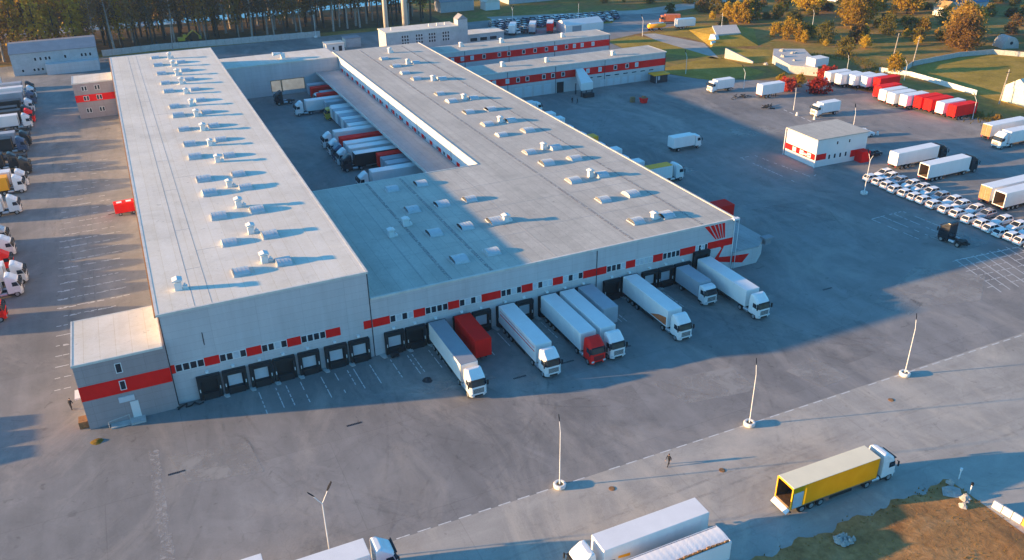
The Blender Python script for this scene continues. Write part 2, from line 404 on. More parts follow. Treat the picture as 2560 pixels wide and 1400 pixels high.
m = MB(); m.quad(*[(x,y,.02) for x,y in [(-160,300),(-30,296),(60,294),(135,298),(135,309),(60,306),(-30,310),(-160,316)]]); structure('water', m, M['water'])
# bare dirt corner, gently heaped
m = MB(); nx, ny = 46, 40; P = []
for j in range(ny+1):
    for i in range(nx+1):
        t = i/nx; x = 46 + t*(80.0-46); yt = -55.6 + .35*math.sin(x*.9) + .25*math.sin(x*2.3+1) ; x1 = x + (.0 if i < nx else -.2)
        y = yt - j/ny*26
        e = min(j/6, (nx-i)/4, 1); h = e*(.12 + .08*math.sin(x*.55+y*.3)*math.sin(y*.5) + .05*rnd.random())
        P.append((x1, y, .012 + max(0, h)))
m.add(P, [(j*(nx+1)+i, j*(nx+1)+i+1, (j+1)*(nx+1)+i+1, (j+1)*(nx+1)+i) for j in range(ny) for i in range(nx)])
structure('dirt_mound', m, M['dirt'], smooth=True)

# road markings: bay lines, dashes, hatching
m = MB(); mw = MB()
def line(mb, x0, y0, x1, y1, wd=.12, z=.009):
    d = Vector((x1-x0, y1-y0, 0)); n = Vector((-d.y, d.x, 0)).normalized()*wd/2
    mb.quad((x0-n.x,y0-n.y,z),(x1-n.x,y1-n.y,z),(x1+n.x,y1+n.y,z),(x0+n.x,y0+n.y,z))
def worn(mb, x0, y0, x1, y1, wd=.12, keep=.8, step=.9):
    L = math.hypot(x1-x0, y1-y0); n = max(1, int(L/step))
    for i in range(n):
        if rnd.random() < keep:
            a, b = i/n, (i+.5+.5*rnd.random())/n
            line(mb, x0+(x1-x0)*a, y0+(y1-y0)*a, x0+(x1-x0)*b, y0+(y1-y0)*b, wd)
for x in (10.3, 12.6, 14.0, 16.0, 18.9, 20.9, 22.7, 23.6, 26.0, 29.1, 31.7, 32.4, 35.0, 35.8, 39.0, 43.1, 46.2, 50.2, 53.6, 60.4, 64.8, 65.6, 72.6, 76.2, 83.0):
    worn(m, x, -1.9, x+.15, -7.6, .13, .93, 1.1)
for i in range(56):                                     # edge of the lorry yard
    x = -10 + i*2.4
    if not (42.3 < x < 44.6 or 81.5 < x < 86): line(m, x, -36.5 - x*.006, x+1.5, -36.5-(x+1.5)*.006, .16)
for k in range(20):                                     # bays beside the tall hall
    y = 11 + k*3.25
    worn(m if k < 12 else mw, -15.3, y, -12.9 if y < 19 else -4.2, y, .17, .8, 1.0)
for k in range(30): worn(mw, -15.2+rnd.random(), 20.5+k*3.25, -5, 20.6+k*3.25, .3, .55, 1.3)
for (a, b) in (((129.7,5.4),(138.3,5.6)), ((129.7,5.2),(130.5,-7)), ((132.6,5.2),(133.4,-8)), ((135.6,5.2),(136.2,-7)), ((138.2,5.4),(138.8,-4)),
               ((130,46.1),(134.4,46.1)), ((130.2,45.6),(130.6,28)), ((134.2,45.9),(135.8,29)), ((136.8,29),(139.8,30.4))):
    worn(m, *a, *b, .16, .85, 1.2)
for k in range(9):                                      # hatched bay
    x = 125.6 + k*2.1
    line(m, x, -26.5, x+3.4, -14.9, .14)
for k in range(6): worn(m, 125.0+k*.62, -24.4+k*1.9, 144, -25.6+k*1.9, .12, .85, 1.2)
worn(m, 128.8, -14.8, 147, -16.2, .16, .95, 1.2)
for i in range(9): line(m, 166.2-i*.25, 73-i*2.6, 166.0-i*.25, 71.4-i*2.6, .28)
structure('road_markings', m, M['marking'])
structure('worn_road_markings', mw, M['marking_worn'])
# tarred joints and resurfaced strips
m = MB()
for k in range(14): m.quad((-4.35-.0*k+rnd.uniform(-.25,.15),-9-2*k,.0045),(-3.3+rnd.uniform(-.15,.3),-9-2*k,.0045),(-3.35+rnd.uniform(-.15,.3),-10.98-2*k,.0045),(-4.4+rnd.uniform(-.25,.15),-10.98-2*k,.0045))
structure('surface_joint', m, M['joint_dust'])

# tyre marks swinging out of the docks, and resurfaced patches
m = MB()
def track(x0, y0, a0, turn, L_, wd=.34):
    for off in (-.95, .95):
        x, y, a = x0, y0, a0; pts_ = []; n = 22
        for i in range(n+1):
            pts_.append((x-off*math.sin(a), y+off*math.cos(a), a)); x += L_/n*math.cos(a); y += L_/n*math.sin(a); a += turn/n
        for p_, q_ in zip(pts_[:-1], pts_[1:]):
            h_ = wd/2
            m.quad((p_[0]+h_*math.sin(p_[2]),p_[1]-h_*math.cos(p_[2]),.0135),(q_[0]+h_*math.sin(q_[2]),q_[1]-h_*math.cos(q_[2]),.0135),(q_[0]-h_*math.sin(q_[2]),q_[1]+h_*math.cos(q_[2]),.0135),(p_[0]-h_*math.sin(p_[2]),p_[1]+h_*math.cos(p_[2]),.0135))
TK = random.Random(3)
for k in range(18):
    track(TK.uniform(3, 88), TK.uniform(-5,-2), R(-90+TK.uniform(-4,4)), R(TK.choice((-1,1))*TK.uniform(25,85)), TK.uniform(26,42))
for k in range(6): track(TK.uniform(-20, 60), TK.uniform(-50,-40), R(TK.uniform(-5,6)), R(TK.uniform(-6,12)), TK.uniform(35,70))
for k in range(12): track(TK.uniform(95, 128), TK.uniform(-20,90), R(TK.uniform(40,140)), R(TK.uniform(-60,60)), TK.uniform(25,55))
for k in range(10): track(TK.uniform(-19,-7), TK.uniform(-10,120), R(90+TK.uniform(-5,5)), R(TK.uniform(-15,15)), TK.uniform(25,60))
structure('tyre_marks', m, M['skid'])
mp_, md_ = MB(), MB()
for pts_ in ([(112,-17),(121,-14),(128,-21),(120,-27),(110,-24)],[(131,-5),(139,-6),(141,-12),(134,-13)],[(104,-20),(110,-17),(111,-24),(106,-26)],[(28,-9.5),(40,-11),(41,-13),(29,-12.5)],[(-2,-11),(7,-12),(8,-19),(-1,-18)],[(60,-24),(72,-25),(72,-31),(61,-30)],[(104,52),(114,50),(116,44),(106,43)],[(140,66),(152,64),(154,57),(141,58)],[(78,-29),(84,-28.5),(85,-35),(80,-35)]):
    mp_.quad(*[(x+TK.uniform(-.5,.5),y+TK.uniform(-.5,.5),.015) for x,y in pts_])
for pts_ in ([(44,-22),(57,-23),(56,-33),(45,-32)],[(86,-24),(98,-23),(99,-31),(87,-32)],[(112,20),(126,19),(125,8),(113,9)],[(150,84),(160,82),(161,74),(151,75)]):
    md_.quad(*[(x+TK.uniform(-.5,.5),y+TK.uniform(-.5,.5),.0165) for x,y in pts_])
structure('pale_surface_patches', mp_, M['patch_pale']); structure('dark_surface_patches', md_, M['patch_dark'])

# ---------------------------------------------------- warehouse construction
HA, HB, WA = 13.85, 9.6, 27.42
def skylight(parent, x, y, z):
    m = MB(); prof = [(-1.35, .0), (-1.35, .22)] + [(1.3*math.sin(a), .22+.62*math.cos(a)) for a in [R(-90+18*i) for i in range(11)]] + [(1.35, .22), (1.35, .0)]
    return m, prof
def dome_mesh():
    m = MB()
    prof = [(1.3*math.sin(R(-90+18*i)), .2+.66*math.cos(R(-90+18*i))) for i in range(11)]
    m.prism(prof, -1.1, 1.1, 'x')
    m.box(-1.22, -1.42, 0, 1.22, 1.42, .2)
    for k in range(5): m.prism([(p[0]*1.012, .2+(p[1]-.2)*1.03) for p in prof], -1.1+k*.535, -1.06+k*.535, 'x')
    return m.mesh('skylight', M['dome'])
def vent_mesh():
    m = MB()
    m.box(-.45, -.45, 0, .45, .45, 1.25); m.box(-.33, -.33, 1.25, .33, .33, 1.45); m.box(-.62, -.62, 1.45, .62, .62, 1.62)
    m.prism([(-.62, 1.62), (.62, 1.62), (0, 1.85)], -.62, .62, 'y'); m.box(.5, -.3, 0, 1.1, .25, .45); m.tube((.8, 0, .2), (.8, 0, .8), .12)
    return m.mesh('roof_vent', M['panel_white'])
DOME, VENT = dome_mesh(), vent_mesh()
def on_roof(roof, me, name, pts, z):
    for x, y in pts:
        o = bpy.data.objects.new(name, me); COL.objects.link(o); setp(o, roof); q_ = rnd.uniform(.92,1.06); o.scale = (q_, q_*rnd.uniform(.95,1.05), q_*rnd.uniform(.72,.9))
        o.location = (x, y, z); o.rotation_euler = (0, 0, rnd.uniform(-.03, .03))
def window(parent, x0, x1, z0, z1, y, ax='y', pane=None, fr=.09, out=-1, frame_mat=None):
    """frame with a pane behind it on a wall facing out along -y (or along x)"""
    m = MB(); t = .05*out
    def bx(mb, a, b, c, d_, p, q):
        if ax == 'y': mb.box(a, min(p,q), c, b, max(p,q), d_)
        else: mb.box(min(p,q), a, c, max(p,q), b, d_)
    bx(m, x0, x1, z0, z0+fr, y, y+t); bx(m, x0, x1, z1-fr, z1, y, y+t); bx(m, x0, x0+fr, z0+fr, z1-fr, y, y+t); bx(m, x1-fr, x1, z0+fr, z1-fr, y, y+t)
    w_ = m.build('window', frame_mat or M['white_frame'], parent)
    m = MB(); bx(m, x0+fr, x1-fr, z0+fr, z1-fr, y+t*.2, y+t*.55); m.build('pane', pane or M['glass'], w_)
    return w_
def red_panel(parent, x0, x1, z0=4.85, z1=6.15, y=0.):
    return quick(lambda m: m.box(x0, y-.03, z0, x1, y, z1), 'red_panel', M['red'], parent)
def dock(parent, x0, x1, y=0., top=3.5, panel=True, lbl=None):
    m = MB(); c = (x0+x1)/2
    m.box(x0, y-.55, .0, x0+.45, y, top); m.box(x1-.45, y-.55, .0, x1, y, top); m.box(x0, y-.62, top-.55, x1, y, top+.02)
    m.box(x0+.45, y-.06, 0, x1-.45, y, top-.55); m.box(x0+.5, y-.75, 0, x1-.5, y-.06, 1.0)
    s = m.build('dock_shelter', M['rubber'], parent, bevel=.03)
    if panel:
        quick(lambda q: [q.box(c-.92, y-.10, 1.02+.42*i, c+.92, y-.065, 1.425+.42*i) for i in range(4)], 'dock_door', M['door'], s)
    for sx in (x0+.18, x1-.3): quick(lambda q: q.box(sx, y-.58, 1.25, sx+.12, y-.55, 1.75), 'guide_reflector', M['white_frame'], s)
    quick(lambda q: q.box(x0+.05, y-.35, top+.02, x1-.05, y, top+.10), 'dock_lintel', M['gutter'], s)
    quick(lambda q: [q.box(c-.22, y-.32, top+.55, c+.22, y, top+.66), q.box(c-.16, y-.36, top+.42, c+.16, y-.1, top+.55)], 'dock_number_box', M['white_frame'], s)  # added white box standing in for the dock number, no lamp there
    return s
RED = [(-.1,.6),(4.3,6.25),(9.8,11.8),(15.3,17.2),(20.7,22.8),(26.2,30.1),(33.7,35.5),(39.1,40.9),(44.5,47.7),(51.2,53.1),(56.6,58.4),(62.0,66.3),(69.9,71.7),(75.1,77.0),(80.4,83.5),(86.0,91.4)]
def strip_windows(parent, lo, hi):
    k = 0
    for (a0, a1), (b0, b1) in zip(RED[:-1], RED[1:]):
        if a1 < lo or b0 > hi: continue
        n = 4; gap = b0 - a1; w_ = gap/n
        for i in range(n):
            p = M['blind'] if (hash((int(a1*10), i)) % 10 < (1 if a1 < 13 or 16 < a1 < 26 else 6 if a1 < 18 else 4)) else M['glass']
            window(parent, a1 + i*w_ + .02, a1 + (i+1)*w_ - .02, 4.95, 6.1, 0., pane=p, fr=.07)

# tall hall on the left
hall = thing('warehouse', 'tall grey warehouse hall with the long pale flat roof and seven open dock bays', 'warehouse')
quick(lambda m: m.box(0, 0, 0, WA, 165.5, HA-.25), 'wall', M['panel'], hall)
ra = quick(lambda m: m.box(-.25, -.12, HA-.25, WA+.15, 165.7, HA), 'roof', M['roof_a'], hall)
def rim(x0, y0, x1, y1, z, parent, w_=.35, h=.025, mat=None):
    m = MB(); e = .003
    m.box(x0-e, y0-e, z-.3, x0+w_, y1+e, z+h); m.box(x1-w_, y0-e, z-.3, x1+e, y1+e, z+h)
    m.box(x0+w_, y0-e, z-.3, x1-w_, y0+w_, z+h*.6); m.box(x0+w_, y1-w_, z-.3, x1-w_, y1+e, z+h*.6)
    return m.build('roof_edge', mat or M['coping'], parent)
rim(-.26, -.13, WA+.16, 165.71, HA, hall)
on_roof(ra, DOME, 'skylight', [(11.6, y) for y in (7.6,18.6,29.8,41.2,48.9,62.4,71.2,82.3,93.7,102,117.2,126.2,137.4,148.2,158.6)], HA)
on_roof(ra, DOME, 'skylight', [(17.6, y) for y in (8.2,18.7,29.6,41,48.7,60.2,71.3,82,93.6,104.8,116,127,138,149)], HA)
on_roof(ra, VENT, 'roof_vent', [(15.2, y) for y in (9.5,20.8,32.6,43,57.6,68.6,79.9,91.5,101.4,113.2,123.6,133.9,145.4,156)], HA)
on_roof(ra, VENT, 'roof_vent', [(3.2, 6.2)], HA)
quick(lambda m: (m.box(4.55,.3,HA,4.62,165,HA+.012), m.box(6.7,.3,HA,6.76,165,HA+.012), [m.box(4.62,y,HA,6.7,y+.06,HA+.011) for y in (12,27,46,63,88,110,139)], [m.box(6.76,y,HA,11,y+.05,HA+.011) for y in (18,52,97)]), 'roof_seam', M['seam'], ra)
quick(lambda m: m.box(-.46, -.1, HA-.35, -.27, 165.6, HA-.12), 'gutter', M['rust'], hall)
for a, b in RED[:5]: red_panel(hall, a, b)
red_panel(hall, 26.2, WA-.03)
strip_windows(hall, -1, 25)
DA = [(2.8,5.9),(6.15,9.3),(9.7,12.8),(12.95,16.0),(16.4,19.4),(20.15,23.4),(23.7,26.7)]
for i, (a, b) in enumerate(DA): dock(hall, a, b, panel=i not in (0, 3))
quick(lambda m: (m.box(WA-.09, -.05, 0, WA+.03, 0, HA-.3), m.box(.0, -.05, 0, .1, 0, HA-.3)), 'downpipe', M['gutter'], hall)
quick(lambda m: m.box(4.7, -.06, 8.1, 4.8, 0, 10.0), 'vent_slot', M['gutter'], hall)
quick(lambda m: [m.prism([(x0, -.05), (x0+.35, -1.3), (x0+.9, -1.3), (x0+.9, -.05)], 0, .12, 'z') for x0 in (5.7, 9.2, 12.6, 15.9, 19.5, 23.2)], 'bay_kerb', M['concrete'], hall)

# lower, wide hall
hb = thing('warehouse', 'wide lower grey warehouse hall with red window band and trucks at its front docks', 'warehouse')
quick(lambda m: (m.box(WA+.04, 0, 0, 91.4, 45, HB-.25), m.box(63, 45, 0, 91.4, 162, HB-.25)), 'wall', M['panel'], hb)
m = MB(); rp = [(WA+.04,-.14),(91.55,-.14),(91.55,162.2),(63-.1,162.2),(63-.1,45.1),(WA+.04,45.1)]
m.prism(rp, HB-.25, HB, 'z'); rb = m.build('roof', M['roof_b'], hb)
quick(lambda m: (m.box(91.2, -.15, HB-.3, 91.58, 162.25, HB+.10), m.box(WA+.2, -.145, HB-.3, 91.2, .2, HB+.05), m.box(62.88, 45.2, HB-.3, 63.15, 162.2, HB+.08), m.box(WA+.2, 44.9, HB-.3, 63.15, 45.15, HB+.08)), 'roof_edge', M['coping'], hb)
sk = [(43.4,5.9),(49,6.1),(43.4,17),(49,17.1),(54.4,17),(43.4,28.2),(49,28.3),(54.3,28.1),(43.3,39.4),(49,39.6),(75.6,6.3),(81.5,6.3),(75.6,17.2),(81.5,17.3),(75.5,28.1),(75.4,39.1),(81.6,38.9),(75.3,46.8),(75,60.2),(81.5,60.4),(75.4,68.9),(75.3,80),(80.9,79.7),(75.2,91),(75,98.8),(74.8,116.6),(74.2,124.4),(74.5,133.8),(74.3,144.4),(81.6,28.3),(81.2,46.8),(81.2,69),(81,91),(81,113.2),(81,135)]
on_roof(rb, DOME, 'skylight', sk, HB)
on_roof(rb, VENT, 'roof_vent', [(56,16.2),(40.3,22.2),(36.7,19),(79,6),(79.4,28.6),(79,47.6),(78.8,69.3),(78.6,91),(78.4,113),(78.6,135),(78.5,152)], HB)
quick(lambda m: (m.box(36.2,.3,HB,36.27,44.7,HB+.012), m.box(57.5,.3,HB,57.56,44.7,HB+.012), m.box(64.8,45.4,HB,64.86,161,HB+.012), [m.box(36.27,y,HB,57.5,y+.05,HB+.011) for y in (11,22.5,33.5)], [m.box(57.56,y,HB,90.8,y+.05,HB+.011) for y in (12,23,34)]), 'roof_seam', M['seam'], rb)
quick(lambda m: [m.box(x,.4,HB+.0125,x+.55,y1,HB+.015) for x, y1 in ((39.6,44.5),(46.2,44.5),(71.0,160),(84.6,160))], 'roof_ridge_strip', M['joint_dust'], rb)
red_panel(hb, WA+.09, 30.1)
for a, b in RED[6:]: red_panel(hb, a, min(b, 91.38))
strip_windows(hb, 29, 92)
DB = [(29.0,32.0),(32.2,35.3),(35.5,38.5),(39.7,42.6),(42.8,45.8),(46.8,49.9),(50.1,53.0),(54.0,57.1),(57.2,60.2),(60.6,63.5),(65.7,68.85),(69.0,72.2),(73.0,76.0),(76.15,79.2),(79.4,82.6)]
for i, (a, b) in enumerate(DB): dock(hb, a, b, panel=i not in (1, 10))
dock(hb, 83.1, 86.3, top=5.0, panel=False)
quick(lambda m: m.box(64.4, -.05, 0, 64.52, 0, HB-.3), 'wall_joint', M['gutter'], hb)
m = MB()
for p in [[(85.0,9.3),(85.9,9.3),(87.8,6.45),(87.55,6.45)],[(86.15,9.3),(86.9,9.3),(88.3,6.45),(88.0,6.45)],[(87.1,9.3),(87.7,9.3),(88.72,6.45),(88.45,6.45)],[(87.9,9.3),(88.4,9.3),(89.1,6.45),(88.86,6.45)],[(88.6,9.3),(89.2,9.3),(89.5,6.45),(89.25,6.45)],
          [(88.7,4.85),(89.5,4.85),(88.65,2.9),(91.35,2.55),(91.35,1.35),(87.4,2.3),(89.05,4.5)]]:
    m.prism(p, -.03, .0, 'y')
m.build('wall_emblem', M['red'], hb)
quick(lambda m: (m.tube((91.2,-.14,0),(91.2,-.14,HB),.07), m.tube((92.1,-.1,0),(92.1,-.1,HB),.05), m.box(90.7,-.5,HB-.15,91.9,.2,HB+.15)), 'downpipe', M['white_frame'], hb)
quick(lambda m: [m.prism([(x0, -.05), (x0+.35, -1.3), (x0+.9, -1.3), (x0+.9, -.05)], 0, .12, 'z') for x0 in (28.0, 32.0, 35.3, 38.9, 42.6, 46.0, 53.2, 60.3, 64.5, 68.8, 76.0, 82.7)], 'bay_kerb', M['concrete'], hb)
# lit wall above the loading ledge, facing the court
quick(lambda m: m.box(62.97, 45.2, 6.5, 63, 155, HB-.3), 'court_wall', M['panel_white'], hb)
for k in range(19):
    y = 49.5 + k*5.6
    quick(lambda m: m.box(62.95, y, 5.62, 63, y+1.9, 6.45), 'red_panel', M['red'], hb)
    for j in range(3): window(hb, y+2.0+j*1.2, y+3.15+j*1.2, 5.62, 6.45, 63., 'x', M['blind'] if (k+j) % 3 else M['glass'], .06, -1)
quick(lambda m: [m.box(62.93, y-.05, 5.6, 62.97, y+.05, HB-.3) for y in (60.1, 82.3, 104.6, 126.2, 142)], 'wall_joint', M['gutter'], hb)
# covered loading ledge over the court docks
lg = thing('loading_canopy', 'low grey canopy roof running over the truck docks of the inner court', 'canopy')
quick(lambda m: m.box(55.8, 45.16, 5.2, 62.85, 154.9, 5.6), 'roof', M['roof_c'], lg)
quick(lambda m: m.box(55.7, 45.16, 5.1, 55.797, 154.9, 5.75), 'roof_edge', M['coping'], lg)
quick(lambda m: m.box(60.0, 45.2, 0, 62.8, 154.8, 5.19), 'wall', M['panel'], lg)
for k in range(30):
    y = 47.5 + k*3.5
    quick(lambda m: (m.box(59.5, y, 0, 60, y+.4, 4.4), m.box(59.5, y+2.7, 0, 60, y+3.1, 4.4), m.box(59.5, y+.4, 3.9, 60, y+2.7, 4.4)), 'dock_shelter', M['rubber'], lg)
# link building across the far end of the court
lk = thing('link_building', 'flat roofed block closing the far end of the truck court', 'building')
quick(lambda m: m.box(WA+.05, 155.2, 0, 62.9, 169, HB-.35), 'wall', M['panel'], lk)
quick(lambda m: m.box(WA+.02, 155.0, HB-.35, 62.85, 169.2, HB-.1), 'roof', M['roof_a'], lk)
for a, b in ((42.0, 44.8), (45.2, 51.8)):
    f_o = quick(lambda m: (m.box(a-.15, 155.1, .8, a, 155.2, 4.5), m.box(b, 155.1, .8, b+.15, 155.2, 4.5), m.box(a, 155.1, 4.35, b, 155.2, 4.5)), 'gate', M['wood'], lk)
    quick(lambda m: m.box(a, 155.17, 1.2, b, 155.2, 4.35), 'glow_panel', M['lit'], f_o)  # flush glowing panel added on the closed wall, no lit room behind
quick(lambda m: (m.box(46.8, 160, HB-.1, 48, 161.2, HB+1.6), m.prism([(44.5,HB+1.1),(46.8,HB+1.5),(46.8,HB+1.7),(44.5,HB+1.9)], 159.8, 161.4, 'y')), 'roof_vent', M['panel_white'], lk)

# stair annexes left of the tall hall
def annex(label, y0, y1, h, z0, z1, near):
    a = thing('stair_annex', label, 'annex', (0, 0, 0))
    quick(lambda m: m.box(-10.9, y0, 0, -.02, y1, h-.2), 'wall', M['panel_dark'], a)
    r = quick(lambda m: m.box(-11.0, y0-.1, h-.2, -.3, y1+.1, h), 'roof', M['roof_a'], a)
    rim(-11.02, y0-.12, -.28, y1+.12, h, a, .22, .03)
    quick(lambda m: (m.box(-10.93, y0-.03, z0, -.02, y0, z1), m.box(-10.93, y0, z0, -10.9, y0+1.6, z1)), 'red_band', M['red'], a)
    return a
an = annex('slate grey annex with broad red band at the near end of the tall hall', -.9, 11.2, 9.75, 4.3, 6.45, True)
window(an, -6.25, -5.45, 7.3, 8.75, -.9); window(an, -6.25, -5.5, 4.75, 6.15, -.935)
quick(lambda m: (m.box(-5.6, -1.0, .3, -4.6, -.9, 2.75), ), 'door', M['panel_white'], an)
quick(lambda m: m.box(-6.8, -1.05, 2.95, -4.9, -.9, 3.75), 'door_sign', M['door'], an)
quick(lambda m: (m.box(-6.0, -2.3, 0, -4.2, -.92, .28), m.tube((-8.6,-1.6,.9),(-6.0,-1.6,1.3),.04), m.tube((-8.6,-1.6,0),(-8.6,-1.6,.9),.04), m.tube((-6.0,-1.6,.25),(-6.0,-1.6,1.3),.04), m.box(-8.4,-2.0,0,-6.05,-.95,.16)), 'entrance_steps', M['concrete'], an)
quick(lambda m: (m.box(-12.0, 2.0, 3.1, -10.9, 4.2, 3.3), m.box(-10.97, 2.4, 0, -10.9, 3.6, 2.4)), 'side_entrance', M['white_frame'], an)
quick(lambda m: m.box(-12.1, -.3, 0, -10.92, 1.3, 1.0), 'bin_store', M['rust'], an)
an2 = annex('three storey slate grey annex with red band at the far end of the tall hall', 155.4, 165, 9.9, 4.6, 6.5, False)
for x in (-8.9, -5.6):
    for z in (1.5, 4.9, 7.6):
        for dx in (0, .75): window(an2, x+dx, x+dx+.65, z, z+1.3, 155.4 - (.035 if z == 4.9 else 0))

# low block at the right corner
lb = thing('loading_block', 'low grey block with red emblem stroke at the right corner of the wide hall', 'annex')
m = MB(); pts = [(91.62,.02),(97.1,.02),(100.3,2.6),(100.3,11),(91.62,11)]
m.prism(pts, 0, 3.1, 'z'); m.build('wall', M['panel'], lb)
m = MB(); m.prism([(91.62,-.1),(97.15,-.1),(100.42,2.55),(100.42,11.1),(91.62,11.1)], 3.1, 3.25, 'z'); m.build('roof', M['roof_c'], lb)
quick(lambda m: m.prism([(91.62,2.5),(95.2,2.2),(93.9,.75),(91.62,1.3)], -.015, .02, 'y'), 'wall_emblem', M['red'], lb)
quick(lambda m: (m.box(99.6,1.2,3.25,101.6,2.6,3.6), m.box(100.0,1.5,2.2,101.2,2.4,3.25)), 'canopy', M['slate'], lb)

# office wings behind
def wing(label, y0, y1, h, x1, doors):
    wg = thing('office_wing', label, 'building')
    quick(lambda m: m.box(91.62, y0, 0, x1, y1, h-.2), 'wall', M['panel'], wg)
    rf = quick(lambda m: m.box(91.6, y0-.15, h-.2, x1+.15, y1+.1, h), 'roof', M['roof_b'], wg)
    rim(91.6, y0-.16, x1+.16, y1+.11, h, wg, .25, .03)
    quick(lambda m: m.box(91.62, y0-.03, 4.2, x1+.03, y0, 6.35), 'red_band', M['red'], wg)
    quick(lambda m: m.box(x1, y0, 4.2, x1+.03, y1, 6.35), 'red_band', M['red'], wg)
    x = 98.
    while x < x1-6:
        if not (doors and 122 < x < 128): window(wg, x, x+1.15, 4.75, 6.1, y0-.035, pane=M['blind'] if rnd.random() < .6 else M['glass'], fr=.14)
        x += rnd.choice((3.0, 3.4, 4.2, 5.4))
    quick(lambda m: [m.box(q, y0-.06, 0, q+.14, y0, h-.25) for q in (102.8, 118.4, 135.2, x1-.2) if q < x1], 'wall_joint', M['gutter'], wg)
    on_roof(rf, VENT, 'roof_vent', [(140, y0+3.5), (118, y0+5), (104, y0+6)], h)
    if doors:
        for k in range(9):
            q = 133.8 + k*2.55
            if q+1.9 > x1: break
            quick(lambda m: [m.box(q, y0-.06, .15+.42*i, q+1.9, y0-.0, .53+.42*i) for i in range(5)], 'garage_door', M['door'], wg)
        for k in range(4):
            q = 105 + k*3.2
            quick(lambda m: [m.box(q, y0-.06, .15+.5*i, q+2.4, y0-.0, .6+.5*i) for i in range(6)], 'garage_door', M['door'], wg)
        quick(lambda m: m.box(118.9, y0-.05, 0, 121.2, y0, 3.2), 'open_doorway', M['rubber'], wg)
        for k in range(8): window(wg, 129.4+k*3.1, 131.2+k*3.1, 3.0, 3.45, y0, fr=.05)
    return wg
wing('front office wing with red window band and a row of pale garage doors', 118.0, 128.3, 8.3, 157.2, True)
wing('rear office wing with red window band behind the front wing', 151.0, 160.5, 8.0, 156.6, False)
# covered outside stair on the front wing
st = thing('covered_stair', 'slanting covered white stair on the front of the office wing', 'staircase')
quick(lambda m: m.loft([[(125.0,117.6,4.6),(127.4,117.6,4.6),(127.4,117.6,6.6),(125.0,117.6,6.6)],[(123.0,110.5,1.9),(127.0,110.5,1.9),(127.0,110.5,4.0),(123.0,110.5,4.0)]]), 'stair_housing', M['panel_white'], st)
quick(lambda m: [m.box(x, y, 0, x+.25, y+.25, 1.9+(y-110.5)*.38) for x in (123.1, 126.7) for y in (110.6, 114)], 'leg', M['gutter'], st)
quick(lambda m: m.box(123.4, 108.9, 0, 126.6, 110.4, 1.2), 'loading_step', M['rubber'], st)
kk = thing('kiosk', 'small dark kiosk with a yellow roof beside the front office wing', 'kiosk')
quick(lambda m: m.box(150.8, 113.8, 0, 155.4, 116.4, 2.4), 'wall', M['gutter'], kk)
quick(lambda m: m.box(150.2, 113.3, 2.4, 155.9, 116.8, 2.75), 'roof', M['yellow_trailer'], kk)
quick(lambda m: (m.box(151.9, 113.74, .9, 152.6, 113.8, 2.1), m.box(151.3, 113.74, 0, 151.5, 113.8, 2.3)), 'window', M['blind'], kk)

# white gatehouse on the right
of = thing('gatehouse', 'white flat roofed gatehouse with a red band standing in the right yard', 'building', (140.6, 33.2, 0), R(-1.5))
W_, D_, H_ = 14.6, 10.2, 6.6
quick(lambda m: m.box(0, 0, 0, W_, D_, H_-.2), 'wall', M['panel_white'], of)
quick(lambda m: m.box(-.3, -.3, H_-.2, W_+.3, D_+.3, H_), 'roof', M['roof_b'], of)
quick(lambda m: (m.box(-.03, -.03, 1.6, 0, D_+.02, 3.0), m.box(0, -.03, 1.6, 3.0, 0, 3.0), m.box(10.2, -.03, 1.0, 11.6, 0, 2.6)), 'red_band', M['red'], of)
for y in (1.5, 4.0, 6.5): window(of, y, y+1.2, 1.8, 2.8, 0-.035, 'x', M['blind'])
for x in (3.6, 5.2, 6.8, 8.4): window(of, x, x+.7, 1.4, 2.6, 0, 'y', M['glass'])
for x in (5.5, 9.0): window(of, x, x+.6, 4.6, 5.5, 0, 'y', M['glass'])
quick(lambda m: m.box(11.6, -2.2, 0, 14.0, -.02, 2.6), 'porch', M['red'], of)
for y_ in (-.25, D_+.25): quick(lambda m: m.tube((-.25, y_, 0), (-.25, y_, H_-.2), .11), 'corner_pipe', M['white_frame'], of)
quick(lambda m: m.box(-.9, 2.0, 2.35, -.02, 4.4, 2.5), 'canopy', M['panel_white'], of)

# boiler house, chimneys, sheds behind
bo = thing('boiler_house', 'pale blue grey boiler house with tall grid windows below the twin chimneys', 'building')
quick(lambda m: m.box(87.6, 186, 0, 114.6, 195, 8.7), 'wall', M['brick'], bo)
quick(lambda m: m.box(87.4, 185.8, 8.7, 114.8, 195.2, 8.95), 'roof', M['roof_a'], bo)
for x in (93.2, 98.4, 103.2, 108.4):
    for i in range(3):
        for j in range(3): window(bo, x+i*.95, x+i*.95+.75, 4.2+j*1.15, 5.15+j*1.15, 186, fr=.06)
quick(lambda m: [m.tube((x,190,8.95),(x,190,9.9),.25) for x in (91,105,108,111)], 'roof_vent', M['panel_white'], bo)
tw = thing('stair_tower', 'narrow gabled tower at the right end of the boiler house', 'tower')
quick(lambda m: m.box(114.9, 187, 0, 118.6, 191, 10.8), 'wall', M['brick'], tw)
quick(lambda m: m.prism([(114.7,10.8),(118.8,10.8),(116.7,12.4)], 186.9, 191.1, 'y'), 'roof', M['slate'], tw)
window(tw, 188.2, 189.6, 6.0, 9.5, 114.9, 'x', M['blind'])
for x, rr, lb_ in ((96.6, .95, 'left'), (104.2, 1.15, 'right')):
    c = thing('chimney', f'{"slimmer" if rr < 1 else "stouter"} {lb_} one of the two tall concrete chimneys', 'chimney', (x, 215, 0), 0, 'twin boiler chimneys')
    quick(lambda m: m.cyl((0,0,0), rr, 42, 'z', 20, rr*.72), 'shaft', M['chimney'], c, smooth=True)
    quick(lambda m: m.cyl((0,0,0), rr*1.5, 2.2, 'z', 12), 'base', M['concrete'], c)
